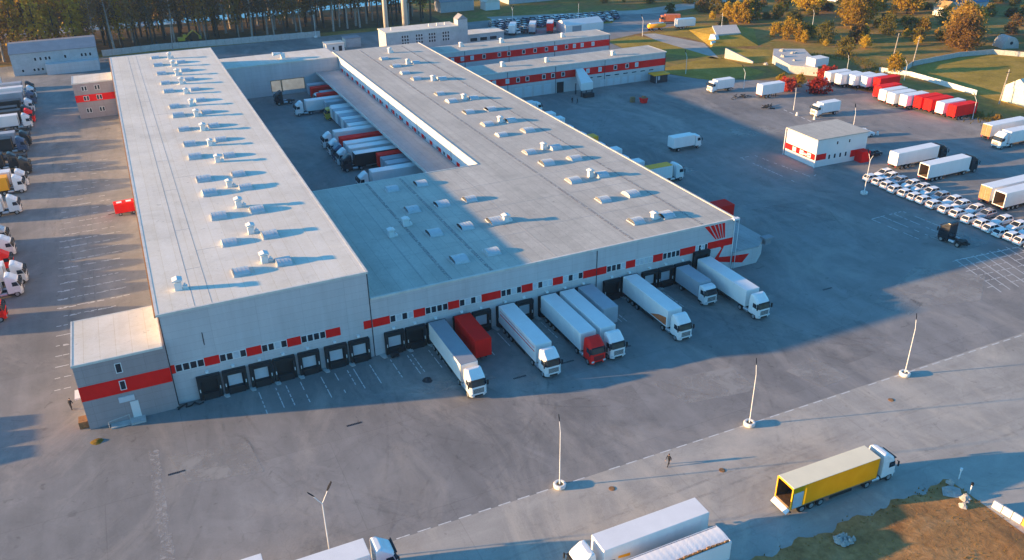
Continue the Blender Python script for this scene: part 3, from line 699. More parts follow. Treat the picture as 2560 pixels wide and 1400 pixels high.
def shed(name, label, x0, y0, x1, y1, h, wall, roof, ridge=None, wins=(), cat='building'):
    t = thing(name, label, cat)
    quick(lambda m: m.box(x0, y0, 0, x1, y1, h), 'wall', wall, t)
    if ridge == 'x': quick(lambda m: m.prism([(y0-.3,h-.05),(y1+.3,h-.05),((y0+y1)/2,h+(y1-y0)*.35)], x0-.3, x1+.3, 'x'), 'roof', roof, t)
    elif ridge == 'y': quick(lambda m: m.prism([(x0-.3,h-.05),(x1+.3,h-.05),((x0+x1)/2,h+(x1-x0)*.4)], y0-.3, y1+.3, 'y'), 'roof', roof, t)
    else: quick(lambda m: m.box(x0-.2, y0-.2, h, x1+.2, y1+.2, h+.2), 'roof', roof, t)
    for a, b, c, d_ in wins: window(t, a, b, c, d_, y0, fr=.07)
    return t
lf = shed('storage_building', 'long two storey pale building with few windows at the wood edge on the left', -30.4, 221, -4.2, 230, 7.0, M['brick'], M['slate'], None,
     [(x, x+.8, 4.3, 5.5) for x in (-23.6,-22,-20.4,-19.3,-14.5,-9.4,-8.2,-6.8)] + [(x, x+.8, 1.0, 2.0) for x in (-28,-24.6,-23.4,-22.1)])
quick(lambda m: m.prism([(220.7,7.2),(230.3,7.2),(229.5,9.6),(226.5,9.6)], -30.6, -4.0, 'x'), 'roof', M['slate'], lf)
quick(lambda m: m.box(-20.5, 217.5, 0, -4.3, 220.98, 3.4), 'lean_to', M['panel'], lf)
shed('shed', 'small white shed behind the link building', 71, 206, 77.6, 211, 2.9, M['panel_white'], M['roof_a'], None, [(73.2,74.0,.8,2),(75.4,76.8,.1,2.2)])
shed('shed', 'blue grey flat shed right of the small white shed', 79.5, 211, 85.2, 216, 3.2, M['brick'], M['slate'])
shed('shed', 'wide open shed roof behind the rear office wing', 121, 196, 137, 204, 3.2, M['brick'], M['roof_a'], None, [(123,126,.6,2),(127,130,.6,2),(131,134,.6,2)])
shed('warehouse_hut', 'far blue grey hut with arched roof at the wood edge', 136, 262, 152, 270, 4.5, M['brick'], M['slate'], 'x')
shed('house', 'far pale hut beside the arched hut', 156, 258, 163, 264, 3.6, M['panel_white'], M['roof_a'], 'y')
shed('long_shed', 'long blue grey shed along the top edge of the picture', 172, 268, 235, 282, 7, M['brick'], M['slate'], 'x')
shed('long_shed', 'second grey shed at the top edge behind the golden bushes', 236, 244, 262, 256, 5, M['brick'], M['slate'], 'x')
shed('house', 'small gabled house with ochre roof among the golden trees', 317, 150, 323, 156, 3.4, M['panel_white'], M['tile'], 'y', [(318,319.2,1.2,2.6),(321,322.2,1.2,2.6)], 'house')
shed('house', 'blue roofed house right of the ochre roofed house', 330, 150, 342, 160, 4.2, M['brick'], M['cab_blue'], 'x', [(333,334.2,1.2,2.6)], 'house')
shed('house', 'white house peeping over the top edge of the field', 305, 198, 315, 206, 3.4, M['panel_white'], M['roof_a'], 'x', (), 'house')
hd = thing('arched_hut', 'small pale arched hut with a round dark opening in the right field', 'hut', (288, 99, 0), R(-20))
prof = [(3.0*math.cos(R(180-15*i)), 3.9*math.sin(R(15*i))) for i in range(13)]
quick(lambda m: m.prism(prof, -3, 3, 'y'), 'wall', M['concrete'], hd)
quick(lambda m: m.cyl((0,-3.04,1.9), .55, .04, 'y', 14), 'opening', M['rubber'], hd)
shed('shed', 'cream walled shed cut by the right edge beside the field', 226, 44, 236, 52, 4.2, M['cream'], M['roof_a'], 'x', (), 'shed')

# bunkers of the old depot on the grass
bk = thing('bunker', 'concrete bunker with splayed white portal half buried in grass', 'bunker')
m = MB(); m.loft([[(197,147,0),(214,142,0),(233,168,0),(209,178,0)],[(204,154,2.3),(213.5,152.5,2.3),(222,166,2.3),(213,168.5,2.3)]]); m.build('earth_cover', M['grass_m'], bk)
quick(lambda m: m.loft([[(204,154,2.3),(214,152.5,2.3),(222.5,166,2.3),(213,168.5,2.3)],[(204,154,2.8),(214,152.5,2.8),(222.5,166,2.8),(213,168.5,2.8)]]), 'roof', M['concrete'], bk)
quick(lambda m: (m.prism([(150.5,0),(156,0),(154.9,3),(152.4,3)], 202.0, 203.6, 'x'), m.prism([(149.0,0),(150.5,0),(150.5,1.6)], 199, 201, 'x')), 'portal', M['white_conc'], bk)
b2 = thing('bunker', 'flat concrete platform with dark sloping retaining walls beyond the office wings', 'bunker')
quick(lambda m: m.prism([(195.5,104.5),(200.5,97.5),(208,107),(216,121),(207,126),(200,118)], 0, 2.6, 'z'), 'platform', M['concrete'], b2)
quick(lambda m: m.box(200.5, 99, 2.6, 206, 103, 5.0), 'cabin', M['panel_white'], b2)
quick(lambda m: m.loft([[(190.8,131.5,0),(194.2,120.8,0),(194.8,121,0),(191.4,131.7,0)],[(190.8,131.5,3.4),(194.2,120.8,.6),(194.8,121,.6),(191.4,131.7,3.4)]]), 'retaining_wall', M['concrete'], b2)
for i in range(10):
    x, y = rnd.uniform(196, 212), rnd.uniform(108, 128)
    o = bpy.data.objects.new('rubble_block', None)
    m = MB(); s_ = rnd.uniform(.5, 1.4); c0 = (x, y, 0 if not (200 < x < 210 and 106 < y < 122) else 2.6)
    m.loft([[(c0[0]+s_*rnd.uniform(.7,1.2)*math.cos(a), c0[1]+s_*rnd.uniform(.7,1.2)*math.sin(a), c0[2]) for a in [R(60*k) for k in range(6)]],
            [(c0[0]+s_*.55*rnd.uniform(.7,1.2)*math.cos(a), c0[1]+s_*.55*rnd.uniform(.7,1.2)*math.sin(a), c0[2]+s_*rnd.uniform(.5,.9)) for a in [R(60*k) for k in range(6)]]])
    o = m.build('rubble_block', M['stone']); tag(o, 'broken pale concrete lump lying on the old bunker platform', 'rubble', 'rubble on the bunker platform')

# -------------------------------------------------------- walls and fences
def wallrun(label, pts, h, t, mat, name='boundary_wall', cat='wall'):
    m = MB()
    for (x0,y0),(x1,y1) in zip(pts[:-1], pts[1:]):
        d_ = Vector((x1-x0,y1-y0,0)); L = d_.length; n = max(1, int(L/3)); u = d_/L; q = Vector((-u.y,u.x,0))*t/2
        for i in range(n):
            a = Vector((x0,y0,0)) + u*(L*i/n); b = Vector((x0,y0,0)) + u*(L*(i+1)/n - .06)
            m.loft([[a-q, b-q, b+q, a+q], [v + Vector((0,0,h+.04*(i%2))) for v in (a-q, b-q, b+q, a+q)]])
    return tag(m.build(name, mat), label, cat)
wallrun('long pale concrete slab wall along the edge of the wood', [(-3,240),(17,241.5),(40,238.8),(76,236.5)], 2.2, .2, M['concrete'])
wallrun('white concrete slab wall between the trailer rows and the field', [(222,93),(226,84),(224.6,59)], 1.4, .2, M['white_conc'])
wallrun('pale concrete slab wall running round the far side of the field', [(227,88),(237,93.5),(261,95.6),(274.3,93.3),(284,79)], 1.6, .2, M['concrete'])

# ------------------------------------------------------------------ vehicles
def wheel(parent, x, y, r=.5, w_=.3, side=1, dual=False):
    m = MB(); ww = w_*(1.9 if dual else 1)
    y0 = y - ww if side > 0 else y
    prof = [(r*.55, 0), (r*.93, 0), (r, ww*.15), (r, ww*.85), (r*.93, ww), (r*.55, ww)]
    m.loft([[(x + p[0]*math.cos(2*PI*i/16), y0 + p[1], r + p[0]*math.sin(2*PI*i/16)) for i in range(16)] for p in prof], True)
    t = m.build('wheel', M['tyre'], parent, smooth=False)
    m = MB(); yo = y0 + ww if side > 0 else y0 - .03
    m.cyl((x, yo - (.02 if side > 0 else 0), r), r*.58, .05, 'y', 14); m.cyl((x, yo - (.02 if side > 0 else .05), r), r*.22, .1, 'y', 10)
    m.build('rim', M['rim'], t)
def cab_body(parent, x0, L=2.3, mat='cab_white', low=False):
    lv = [(.42, 0, L-.06, 1.2), (.95, 0, L, 1.25), (1.85, 0, L, 1.26), (2.1, 0, L-.04, 1.26), (2.85, 0, L-.32, 1.22), (3.1, .0, L-.5, 1.2)] + \
         ([(3.25, .1, L-.8, 1.12)] if low else [(3.45, .0, L-1.0, 1.18), (3.8, .05, L-1.4, 1.14), (3.92, .2, L-1.6, 1.0)])
    def loop(z, a, b, h): return [(x0+a,-h,z),(x0+b-.3,-h,z),(x0+b,-h+.35,z),(x0+b,h-.35,z),(x0+b-.3,h,z),(x0+a,h,z)]
    m = MB(); m.loft([loop(*l) for l in lv]); c = m.build('cab', M[mat], parent, bevel=.06)
    # windscreen wraps round the front corners
    m = MB(); e = .03
    lo, hi = (2.02, 0, L-.025+e, 1.26+e*.4), (2.80, 0, L-.30+e, 1.225+e*.4)
    a, b = loop(*lo), loop(*hi)
    m.loft([[a[1+i] for i in range(4)] , [b[1+i] for i in range(4)]], False); 
    m.f = m.f[:3]; m.m = m.m[:3]
    m.build('windscreen', M['glass'], c)
    for s in (-1, 1):
        quick(lambda q: q.prism([(x0+L-1.35,2.0),(x0+L-.42,2.0),(x0+L-.62,2.72),(x0+L-1.35,2.72)], s*1.24, s*1.285, 'y'), 'side_window', M['glass'], c)
        quick(lambda q: (q.box(x0+L-.18, s*1.30-.05, 1.95, x0+L-.04, s*1.30+.14*s+.05*s, 2.65), q.box(x0+L-.2, s*1.2-.02, 2.6, x0+L-.12, s*1.35, 2.66)), 'mirror', M['chassis'], c)
        quick(lambda q: q.box(x0+L-.03, s*.92-.2, .72, x0+L+.025, s*.92+.2, .98), 'headlight', M['lamp'], c)
    quick(lambda q: [q.box(x0+L-.03, -.78, 1.02+.15*i, x0+L+.02, .78, 1.11+.15*i) for i in range(5)] + [q.box(x0+L-.05, -.6, .5, x0+L+.01, .6, .72)], 'grille', M['chassis'], c)
    quick(lambda q: q.box(x0+L-.42, -1.0, 2.84, x0+L-.1, 1.0, 2.93), 'sun_visor', M['chassis'], c)
    quick(lambda q: q.box(x0+.0, -1.23, .45, x0+L-.9, 1.23, .95), 'wheel_arch', M['chassis'], c)
    return c
def tractor_gear(parent, x0, L=2.3):
    quick(lambda q: (q.box(x0-3.4, -.45, .62, x0+L-.3, -.25, .9), q.box(x0-3.4, .25, .62, x0+L-.3, .45, .9), q.box(x0-2.6, -.7, .9, x0-1.2, .7, 1.05)), 'tractor_chassis', M['chassis'], parent)
    for s in (-1, 1):
        quick(lambda q: q.cyl((x0-1.25, s*.95, .68), .3, 1.1, 'x', 14), 'fuel_tank', M['alu'], parent)
        wheel(parent, x0+L-1.0, s*1.24, .5, .3, s); wheel(parent, x0-2.0, s*1.24, .5, .3, s, True)
def trailer_parts(parent, L, axles=3, mat='white', legs=False, h=3.93, solid=True):
    if solid is True:
        quick(lambda q: q.box(0, -1.27, 1.12, L, 1.27, h), 'trailer_box', M[mat], parent, bevel=.05)
        quick(lambda q: (q.box(-.04, -1.25, 1.1, 0, -.03, h-.06), q.box(-.04, .03, 1.1, 0, 1.25, h-.06), [q.box(-.07, y, 1.2, -.04, y+.04, h-.15) for y in (-.9,-.3,.26,.86)]), 'rear_door', M[mat], parent)
        quick(lambda q: [q.box(L*k/12-.02, s*1.27, 1.2, L*k/12+.02, s*1.285, h-.15) for k in range(1, 12) for s in (-1, 1)], 'side_post', M[mat], parent)
    elif solid == 'curtain':
        quick(lambda q: (q.box(0, -1.27, 1.0, L, 1.27, 1.15), q.box(L-.06, -1.24, 1.15, L, 1.24, h)), 'trailer_box', M['wood'], parent)
        for s in (-1, 1):
            m = MB(); n = 46
            P = [(.05+(L-.1)*i/n, s*(1.265+.008*math.sin(i*2.3)*(1 if j else .3)), 1.13 if j == 0 else 1.13+(h-1.13)*j/4) for j in range(5) for i in range(n+1)]
            m.add(P, [(j*(n+1)+i, j*(n+1)+i+1, (j+1)*(n+1)+i+1, (j+1)*(n+1)+i) for j in range(4) for i in range(n)])
            m.build('curtain', M['curtain'], parent, smooth=True)
        quick(lambda q: (q.box(-.06, -1.29, 1.0, 0.04, -1.15, h), q.box(-.06, 1.15, 1.0, .04, 1.29, h), q.box(-.06, -1.15, h-.14, .04, 1.15, h)), 'rear_frame', M['yellow_trailer'], parent)
    else:
        quick(lambda q: (q.box(0, -1.27, 1.0, L, 1.27, 1.15), q.box(0, -1.27, 1.15, L, -1.22, h), q.box(0, 1.22, 1.15, L, 1.27, h), q.box(L-.06, -1.22, 1.15, L, 1.22, h)), 'trailer_box', M[mat], parent)
        quick(lambda q: (q.box(.05, -1.215, 1.155, L-.07, 1.215, 1.18), q.box(.05, -1.215, 1.18, L-.07, -1.2, h-.05), q.box(.05, 1.2, 1.18, L-.07, 1.215, h-.05), q.box(L-.1, -1.2, 1.18, L-.065, 1.2, h-.05)), 'lining', M['wood'], parent)
        quick(lambda q: (q.box(-.06, -1.29, 1.0, 0.04, -1.15, h), q.box(-.06, 1.15, 1.0, .04, 1.29, h), q.box(-.06, -1.15, h-.14, .04, 1.15, h)), 'rear_frame', M['yellow_trailer'], parent)
    quick(lambda q: (q.box(.02, -1.26, h, L-.02, 1.26, h+.05),), 'trailer_roof', M[mat], parent, bevel=.02)
    quick(lambda q: (q.box(.3, -.5, .85, L-.1, -.35, 1.12), q.box(.3, .35, .85, L-.1, .5, 1.12), q.box(.1, -1.2, .45, .22, 1.2, .6), q.box(.15, -.6, .45, .3, -.5, .9), q.box(.15, .5, .45, .3, .6, .9),
                     q.box(5.6 if L > 9 else 4.2, -1.24, .5, L-3.6, -1.2, .9), q.box(5.6 if L > 9 else 4.2, 1.2, .5, L-3.6, 1.24, .9)), 'trailer_chassis', M['chassis'], parent)
    quick(lambda q: [q.box(-.03, s*.95-.15, .75, .02, s*.95+.15, .9) for s in (-1, 1)], 'tail_light', M['tail'], parent)
    for k in range(axles):
        for s in (-1, 1): wheel(parent, 1.7+1.31*k, s*1.24, .5, .36, s)
    if legs: quick(lambda q: [q.box(L-2.7, s*.9-.07, 0, L-2.5, s*.9+.07, 1.1) for s in (-1, 1)], 'landing_leg', M['chassis'], parent)
def semi(Lt=12.7):
    t = thing('semi_truck', '-', 'truck'); trailer_parts(t, Lt); cab_body(t, Lt+.85); tractor_gear(t, Lt+.85); return Proto(t)
def trailer(L, axles=3, solid=True):
    t = thing('semi_trailer', '-', 'trailer'); trailer_parts(t, L, axles, legs=True, solid=solid); return Proto(t)
SEMI, T13, T8 = semi(), trailer(13.2), trailer(8.0, 2)
def rigid(L=6.2):
    t = thing('box_truck', '-', 'truck')
    quick(lambda q: q.box(0, -1.22, 1.0, L, 1.22, 3.55), 'cargo_box', M['white'], t, bevel=.05)
    quick(lambda q: q.box(.02, -1.2, 3.55, L-.02, 1.2, 3.6), 'cargo_roof', M['white'], t)
    quick(lambda q: (q.box(-.04, -1.2, 1.05, 0, -.03, 3.45), q.box(-.04, .03, 1.05, 0, 1.2, 3.45)), 'rear_door', M['white'], t)
    quick(lambda q: (q.box(.1, -.5, .6, L+1.8, .5, .99), q.box(.1, -1.15, .45, .2, 1.15, .6)), 'chassis', M['chassis'], t)
    cab_body(t, L+.15, 1.9, low=True)
    for s in (-1, 1): wheel(t, 1.6, s*1.18, .46, .3, s, True); wheel(t, L+1.0, s*1.18, .46, .3, s)
    return Proto(t)
RIGID = rigid()
def bobtail():
    t = thing('tractor_unit', '-', 'tractor unit'); cab_body(t, 3.6); tractor_gear(t, 3.6); return Proto(t)
BOB = bobtail()
def flatbed():
    t = thing('flatbed_trailer', '-', 'trailer'); L = 12.5
    quick(lambda q: (q.box(0,-1.25,1.05,L,1.25,1.2), q.box(L-.1,-1.25,1.2,L,1.25,2.0)), 'deck', M['chassis'], t)
    quick(lambda q: (q.box(.3,-.5,.8,L,-.35,1.05), q.box(.3,.35,.8,L,.5,1.05)), 'trailer_chassis', M['chassis'], t)
    for i in range(6): quick(lambda q: q.box(1+i*1.9, rnd.uniform(-1.1,-.5), 1.2, 2.2+i*1.9, rnd.uniform(.3,1.1), 1.35+rnd.random()*.5), 'load_or_screen', M['gutter'], t)
    for k in range(3):
        for s in (-1, 1): wheel(t, 1.7+1.31*k, s*1.24, .5, .36, s)
    return Proto(t)
FLAT = flatbed()
def car():
    t = thing('parked_car', '-', 'car')
    def loop(x, h, z0, z1, ht): return [(x,-h,z0),(x,h,z0),(x,h,z1-.12),(x,ht,z1),(x,-ht,z1),(x,-h,z1-.12)]
    m = MB(); m.loft([loop(0,.78,.34,.9,.68), loop(.12,.86,.26,1.02,.78), loop(1.0,.9,.22,1.05,.82), loop(2.9,.9,.22,1.02,.82), loop(3.9,.87,.24,.88,.76), loop(4.3,.74,.34,.72,.6)])
    b = m.build('body', M['cab_white'], t, smooth=False, bevel=.05)
    m = MB(); m.loft([[(.1,-.74,1.0),(.1,.74,1.0),(.55,.62,1.5),(.55,-.62,1.5)],[(3.1,-.8,1.0),(3.1,.8,1.0),(2.25,.64,1.52),(2.25,-.64,1.52)]]); m.build('windows', M['glass'], b)
    quick(lambda q: (q.box(.5,-.64,1.49,2.3,.64,1.56), [q.tube((x, s*y, 1.0), (x2, s*y2, 1.5), .05) for s in (-1,1) for x, y, x2, y2 in ((.12,.76,.55,.64),(1.45,.82,1.4,.66),(3.05,.8,2.25,.65))]), 'roof', M['cab_white'], b, bevel=.02)
    for s in (-1, 1):
        quick(lambda q: q.box(-.02, s*.62-.12, .72, .06, s*.62+.12, .92), 'tail_light', M['tail'], b)
        quick(lambda q: q.box(4.2, s*.55-.12, .55, 4.31, s*.55+.12, .68), 'headlight', M['lamp'], b)
        wheel(t, .85, s*.9, .33, .2, s); wheel(t, 3.35, s*.9, .33, .2, s)
    quick(lambda q: q.box(-.03,-.26,.5,.02,.26,.62), 'number_plate', M['white_frame'], b)
    return Proto(t)
CAR = car()
P90 = -PI/2
def ov(cab=None, box=None, roof=None):
    d_ = {}
    if cab: d_['cab'] = M[cab]
    if box: d_.update({'trailer_box': M[box], 'rear_door': M[box], 'side_post': M[box], 'trailer_roof': M[box], 'cargo_box': M[box], 'cargo_roof': M[box]})
    if roof: d_['trailer_roof'] = d_['cargo_roof'] = M[roof]
    return d_
# trucks backed up to the front docks (nose towards the camera)
GF = 'trucks at the front docks'
t1 = SEMI.place((36.9,-.8,0), P90, 'white truck with dark grey roofed trailer left of the red trailer at the front docks', GF, ov(roof='greytarp'))
T8.place((41.0,-.75,0), P90, 'red trailer without tractor at the front docks', GF, ov(box='red_trailer'))
t2 = SEMI.place((48.2,-.8,0), P90, 'white truck with a thin dark red stripe along its trailer side at the front docks', GF)
SEMI.place((55.4,-.8,0), P90, 'truck with red cab and white trailer at the front docks', GF, ov(cab='cab_red'))
SEMI.place((58.7,-.8,0), P90, 'white truck parked tight beside the red cab truck at the front docks', GF)
T8.place((62.0,-.75,0), P90, 'grey trailer without tractor at the front docks', GF, ov(box='grey'))
t5 = SEMI.place((70.3,-.8,0), P90, 'white truck with an orange print low on its trailer at the front docks', GF)
RIGID.place((80.3,-1.2,0), P90, 'short white box truck beside the rightmost front dock truck', GF, ov(box='grey'))
SEMI.place((84.9,-.8,0), P90, 'rightmost white truck at the front docks below the red emblem', GF)
quick(lambda q: (q.box(.6,-1.30,2.75,12.4,-1.287,2.9), q.box(.6,-1.30,3.35,12.4,-1.287,3.42)), 'side_stripe', M['cab_red'], t2)
quick(lambda q: q.prism([(8.2,1.35),(12.4,1.35),(12.4,2.75),(10.4,2.3)], -1.30, -1.287, 'y'), 'side_print', M['orange_print'], t5)
quick(lambda q: q.box(12.62,-1.28,1.12,12.7,-1.255,3.9), 'corner_post', M['rust'], t1)
# inner court, backed under the loading canopy (nose to the left)
GC = 'trucks in the inner court'
court = [(66.6,'S','cab_white','white','white','white truck nearest the camera in the inner court'),
 (70.2,'T','','grey','grey','grey trailer next behind the nearest court truck'),(73.4,'T','','grey','greytarp','blue grey short trailer in front of the black trailer in the court'),
 (76.6,'T','','red_trailer','','red trailer beside the black trailer in the inner court'),(80.1,'S','cab_black','black_trailer','white','black truck with pale roofed black trailer in the inner court'),
 (84.6,'S','cab_white','white','white','white truck just beyond the black one in the inner court'),(88.4,'S','cab_blue','white','white','white trailer truck with blue cab in the inner court'),
 (92.6,'S','cab_white','red_trailer','','white truck with red trailer in the inner court'),(98.6,'S','cab_white','white','white','white truck beyond the red trailer truck in the court'),
 (122.6,'T8S','cab_yellow','white','','yellow cab truck in the inner court'),(130.6,'S','cab_white','white','','large white truck with nose far out near the back of the court'),
 (135.4,'T','','red_trailer','','nearer red trailer at the back of the inner court'),(139.2,'R','cab_white','grey','','short white truck between the two red trailers at the back of the court'),
 (143.6,'T','','red_trailer','','farther red trailer at the back of the inner court'),(147.8,'T','','grey','','grey trailer farthest back in the inner court')]
for i, y in enumerate((102.4,105.4,108.4,111.4,114.4,117.2,119.9)):
    court.append((y,'T','','grey' if i % 2 else 'white','', f'{"grey" if i % 2 else "white"} trailer, {("first","second","third","fourth","fifth","sixth","seventh")[i]} of the packed row before the yellow cab truck'))
court.append((126.6,'T','','grey','','grey trailer between the yellow cab truck and the large white truck'))
for y, k, cb, bx, rf, lab in court:
    o_ = ov(cb or None, bx or None, rf or None)
    if k == 'S': SEMI.place((59.3,y,0), PI, lab, GC, o_)
    elif k == 'R': RIGID.place((59.0,y,0), PI, lab, GC, o_)
    elif k == 'T8S': RIGID.place((58.2,y,0), PI, lab, GC, o_)
    else: T8.place((59.2,y,0), PI, lab, GC, o_)
BOB.place((46.5,144.5,0), PI, 'black tractor unit standing alone deep in the inner court', None, ov(cab='cab_black'))
# right flank of the wide hall
GR = 'trucks on the right flank of the wide hall'
flank = [(16.6,'T8','','red_trailer','','red trailer sticking out beyond the right corner of the wide hall'),(41.2,'S','cab_white','white','yellow_trailer','white truck with yellow trailer roof on the right flank'),
 (46.2,'T','','white','','white trailer next to the yellow roofed truck on the right flank'),(51.8,'R','cab_white','white','','white box truck third from the yellow roofed truck on the flank'),
 (55.6,'T','','white','','white trailer fourth from the yellow roofed truck on the flank'),(62.4,'R','cab_white','white','','white box truck just before the yellow trailer on the flank'),
 (66.4,'T','','yellow_trailer','','yellow trailer among white ones on the right flank'),(71.4,'R','cab_white','white','','white box truck just beyond the yellow trailer on the flank'),
 (78.0,'R','cab_white','white','','white box truck second beyond the yellow trailer on the flank'),(83.4,'T','','white','','white trailer third beyond the yellow trailer on the flank'),(88.4,'T','','white','','farthest white trailer in the tight row on the flank'),
 (101.4,'S','cab_white','white','','long white truck parked before the front office wing')]
for y, k, cb, bx, rf, lab in flank:
    o_ = ov(cb or None, bx, rf or None)
    if k == 'S': (SEMI.place((94.0 if y < 60 else 92.5,y,0), 0, lab, GR, o_) if y < 60 else RIGID.place((97.0,y,0), 0, lab, GR, o_))
    elif k == 'R': RIGID.place((94.6,y,0), 0, lab, GR, o_)
    else: T8.place((94.6 if y > 20 else 95.6,y,0), 0, lab, GR, o_, 1. if y > 20 else (1,1.25,1.12))
# left yard, noses to the right
GL = 'trucks in the left yard'
left = [(37.2,-22.3,'cab_red','red_trailer','red truck nearest the camera in the left yard'),(45.8,-20.3,'cab_white','white','white truck nearest the red one in the left yard'),
 (50.6,-19.8,'cab_white','white','white truck with nose furthest out in the left yard'),(57.0,-22.2,'cab_red','white','red cab truck between white ones in the left yard'),
 (64.0,-22.3,'cab_white','white','white truck at the sunny gap in the left yard'),(86.6,-22.3,'cab_white','white','white truck beyond the sunny gap in the left yard'),
 (99.8,-22.0,'cab_white','yellow_trailer','white cab truck with ochre yellow trailer in the left yard'),(103.6,-21.6,'cab_white','white','white truck behind the ochre yellow trailer in the left yard'),
 (153.5,-22.5,'cab_white','white','white truck beside the small red cab far up the left yard'),(158.4,-22.0,'cab_red','black_trailer','red cab truck far up the left yard'),
 (180.0,-22.4,'cab_blue','grey','blue cab truck near the top of the left yard'),(187.0,-22.6,'cab_white','white','white truck at the top end of the left yard')]
for y, x, cb, bx, lab in left: SEMI.place((x-15.85,y,0), 0, lab, GL, ov(cab=cb, box=bx))
for y, x, cb, bx, lab in ((70.0,-23.5,'cab_silver','grey','silver cab truck set back at the edge of the sunny gap in the left yard'),(118.0,-24.0,'cab_black','black_trailer','black truck right behind the lone black tractor of the left yard'),
   (131.0,-22.8,'cab_blue','black_trailer','dark blue truck in the middle distance of the left yard'),(136.0,-22.2,'cab_black','grey','black cab truck with grey trailer in the middle distance of the left yard'),(163.0,-23.0,'cab_black','black_trailer','black truck next to the far red cab of the left yard'),(170.5,-22.5,'cab_white','black_trailer','white cab truck with black trailer high up the left yard'),(193.0,-23.2,'cab_black','grey','black cab truck at the upper end of the left yard')):
    SEMI.place((x-15.85,y,0), 0, lab, GL, ov(cab=cb, box=bx))
BOB.place((-27.2,112.8,0), 0, 'black tractor unit beside the flatbeds in the left yard', None, ov(cab='cab_black'))
for y, lab in ((122.5,'dark flatbed trailer just beyond the black tractor in the left yard'),(141.5,'dark loaded flatbed trailer in mid left yard'),(147.5,'dark flatbed trailer beside the white far truck of the left yard'),(166.5,'dark flatbed trailer beyond the small red cab in the left yard'),(174,'dark flatbed before the blue cab truck of the left yard')):
    FLAT.place((-35.2,y,0), 0, lab, 'flatbeds in the left yard')
T13.place((-46,203.2,0), 0, 'white trailer at the top left edge of the picture', None)
for i, y in enumerate((4.6,8.2,11.8)): T13.place((-53.4,y,0), 0, f'white trailer standing left of the near annex beyond the picture edge, {("nearest","middle","farthest")[i]} of three', 'trailers beyond the left edge')
# foreground lane
v1 = thing('semi_truck', 'yellow curtain sided truck with cream roof, open dark rear and white tail lip', 'truck', (59.0,-51.0,0), R(-1.0))
trailer_parts(v1, 12.4, mat='yellow_trailer', solid='curtain'); cab_body(v1, 13.1); tractor_gear(v1, 13.1)
for c in KIDS[v1.name]:
    if base(c.name) == 'trailer_roof': c.data.materials[0] = M['cream']
quick(lambda q: q.box(.15,-1.30,1.1,1.5,-1.275,3.2), 'side_patch', M['blind'], v1)
quick(lambda q: q.loft([[(-.1,-1.25,.85),(-.1,1.25,.85),(-.55,1.25,.5),(-.55,-1.25,.5)],[(-.1,-1.25,1.0),(-.1,1.25,1.0),(-.6,1.25,.6),(-.6,-1.25,.6)]]), 'tail_lift', M['white'], v1)
quick(lambda q: (q.box(.05,1.20,1.18,1.7,1.235,3.85), q.box(.05,-1.2,1.155,9,1.2,1.18), q.box(.05,-1.235,1.18,1.45,-1.2,3.85)), 'lining', M['dark_wood'], v1)
quick(lambda q: q.box(1.7,-1.2,1.18,1.76,1.2,3.8), 'load_or_screen', M['gutter'], v1)  # thin dark screen added to keep the open rear dark, not cargo
v2 = SEMI.place((48.6,-49.95,0), PI, 'white truck facing left beside the open tipper at the bottom edge')
quick(lambda q: (q.prism([(11.2,1.9),(12.0,1.9),(12.3,2.5),(11.4,2.4)], 1.287, 1.30, 'y'),), 'side_print', M['greytarp'], v2)
quick(lambda q: (q.prism([(9.6,2.1),(11.0,2.3),(11.0,2.6),(9.6,2.5)], 1.287, 1.30, 'y'), q.box(9.4,1.287,1.5,11.9,1.30,1.62)), 'side_print', M['yellow_trailer'], v2)
v3 = thing('tipper_trailer', 'white open tipper trailer with a crumpled rolled back tarp', 'trailer', (48.5,-53.9,0), PI)
L = 12.0
quick(lambda q: (q.box(0,-1.27,1.0,L,1.27,1.2), q.box(0,-1.27,1.2,L,-1.19,3.4), q.box(0,1.19,1.2,L,1.27,3.4), q.box(0,-1.19,1.2,.1,1.19,3.4), q.box(L-.1,-1.19,1.2,L,1.19,3.4)), 'tipper_body', M['white'], v3)
m = MB(); nx, ny = 60, 12
P = [(L*i/nx, -1.1+2.0*j/ny, 3.40+.10*math.sin(j/ny*PI)+.003*math.sin(i*1.7)+.006*rnd.random()) for j in range(ny+1) for i in range(nx+1)]
m.add(P, [(j*(nx+1)+i, j*(nx+1)+i+1, (j+1)*(nx+1)+i+1, (j+1)*(nx+1)+i) for j in range(ny) for i in range(nx)]); m.build('tarp', M['white'], v3)
quick(lambda q: [q.box(.3+.55*i, .93+.1*rnd.random(), 3.2, .7+.55*i, 1.18, 3.5+.1*rnd.random()) for i in range(21)], 'tarp_roll', M['rust'], v3)
quick(lambda q: (q.box(.3,-.5,.7,L,-.35,1.0), q.box(.3,.35,.7,L,.5,1.0)), 'trailer_chassis', M['chassis'], v3)
for k in range(3):
    for s in (-1, 1): wheel(v3, 1.7+1.31*k, s*1.24, .5, .36, s)
v4 = thing('semi_truck', 'white cabbed truck with low white tipper body at the bottom left edge', 'truck', (2.4,-40.3,0), 0)
trailer_parts(v4, 12.4); cab_body(v4, 13.0); tractor_gear(v4, 13.0)
T13.place((-8.2,-37.9,0), 0, 'white trailer whose roof corner shows at the bottom edge left')
SEMI.place((2.6,-45.2,0), 0, 'red cabbed truck mostly below the bottom edge', None, ov(cab='cab_red'))
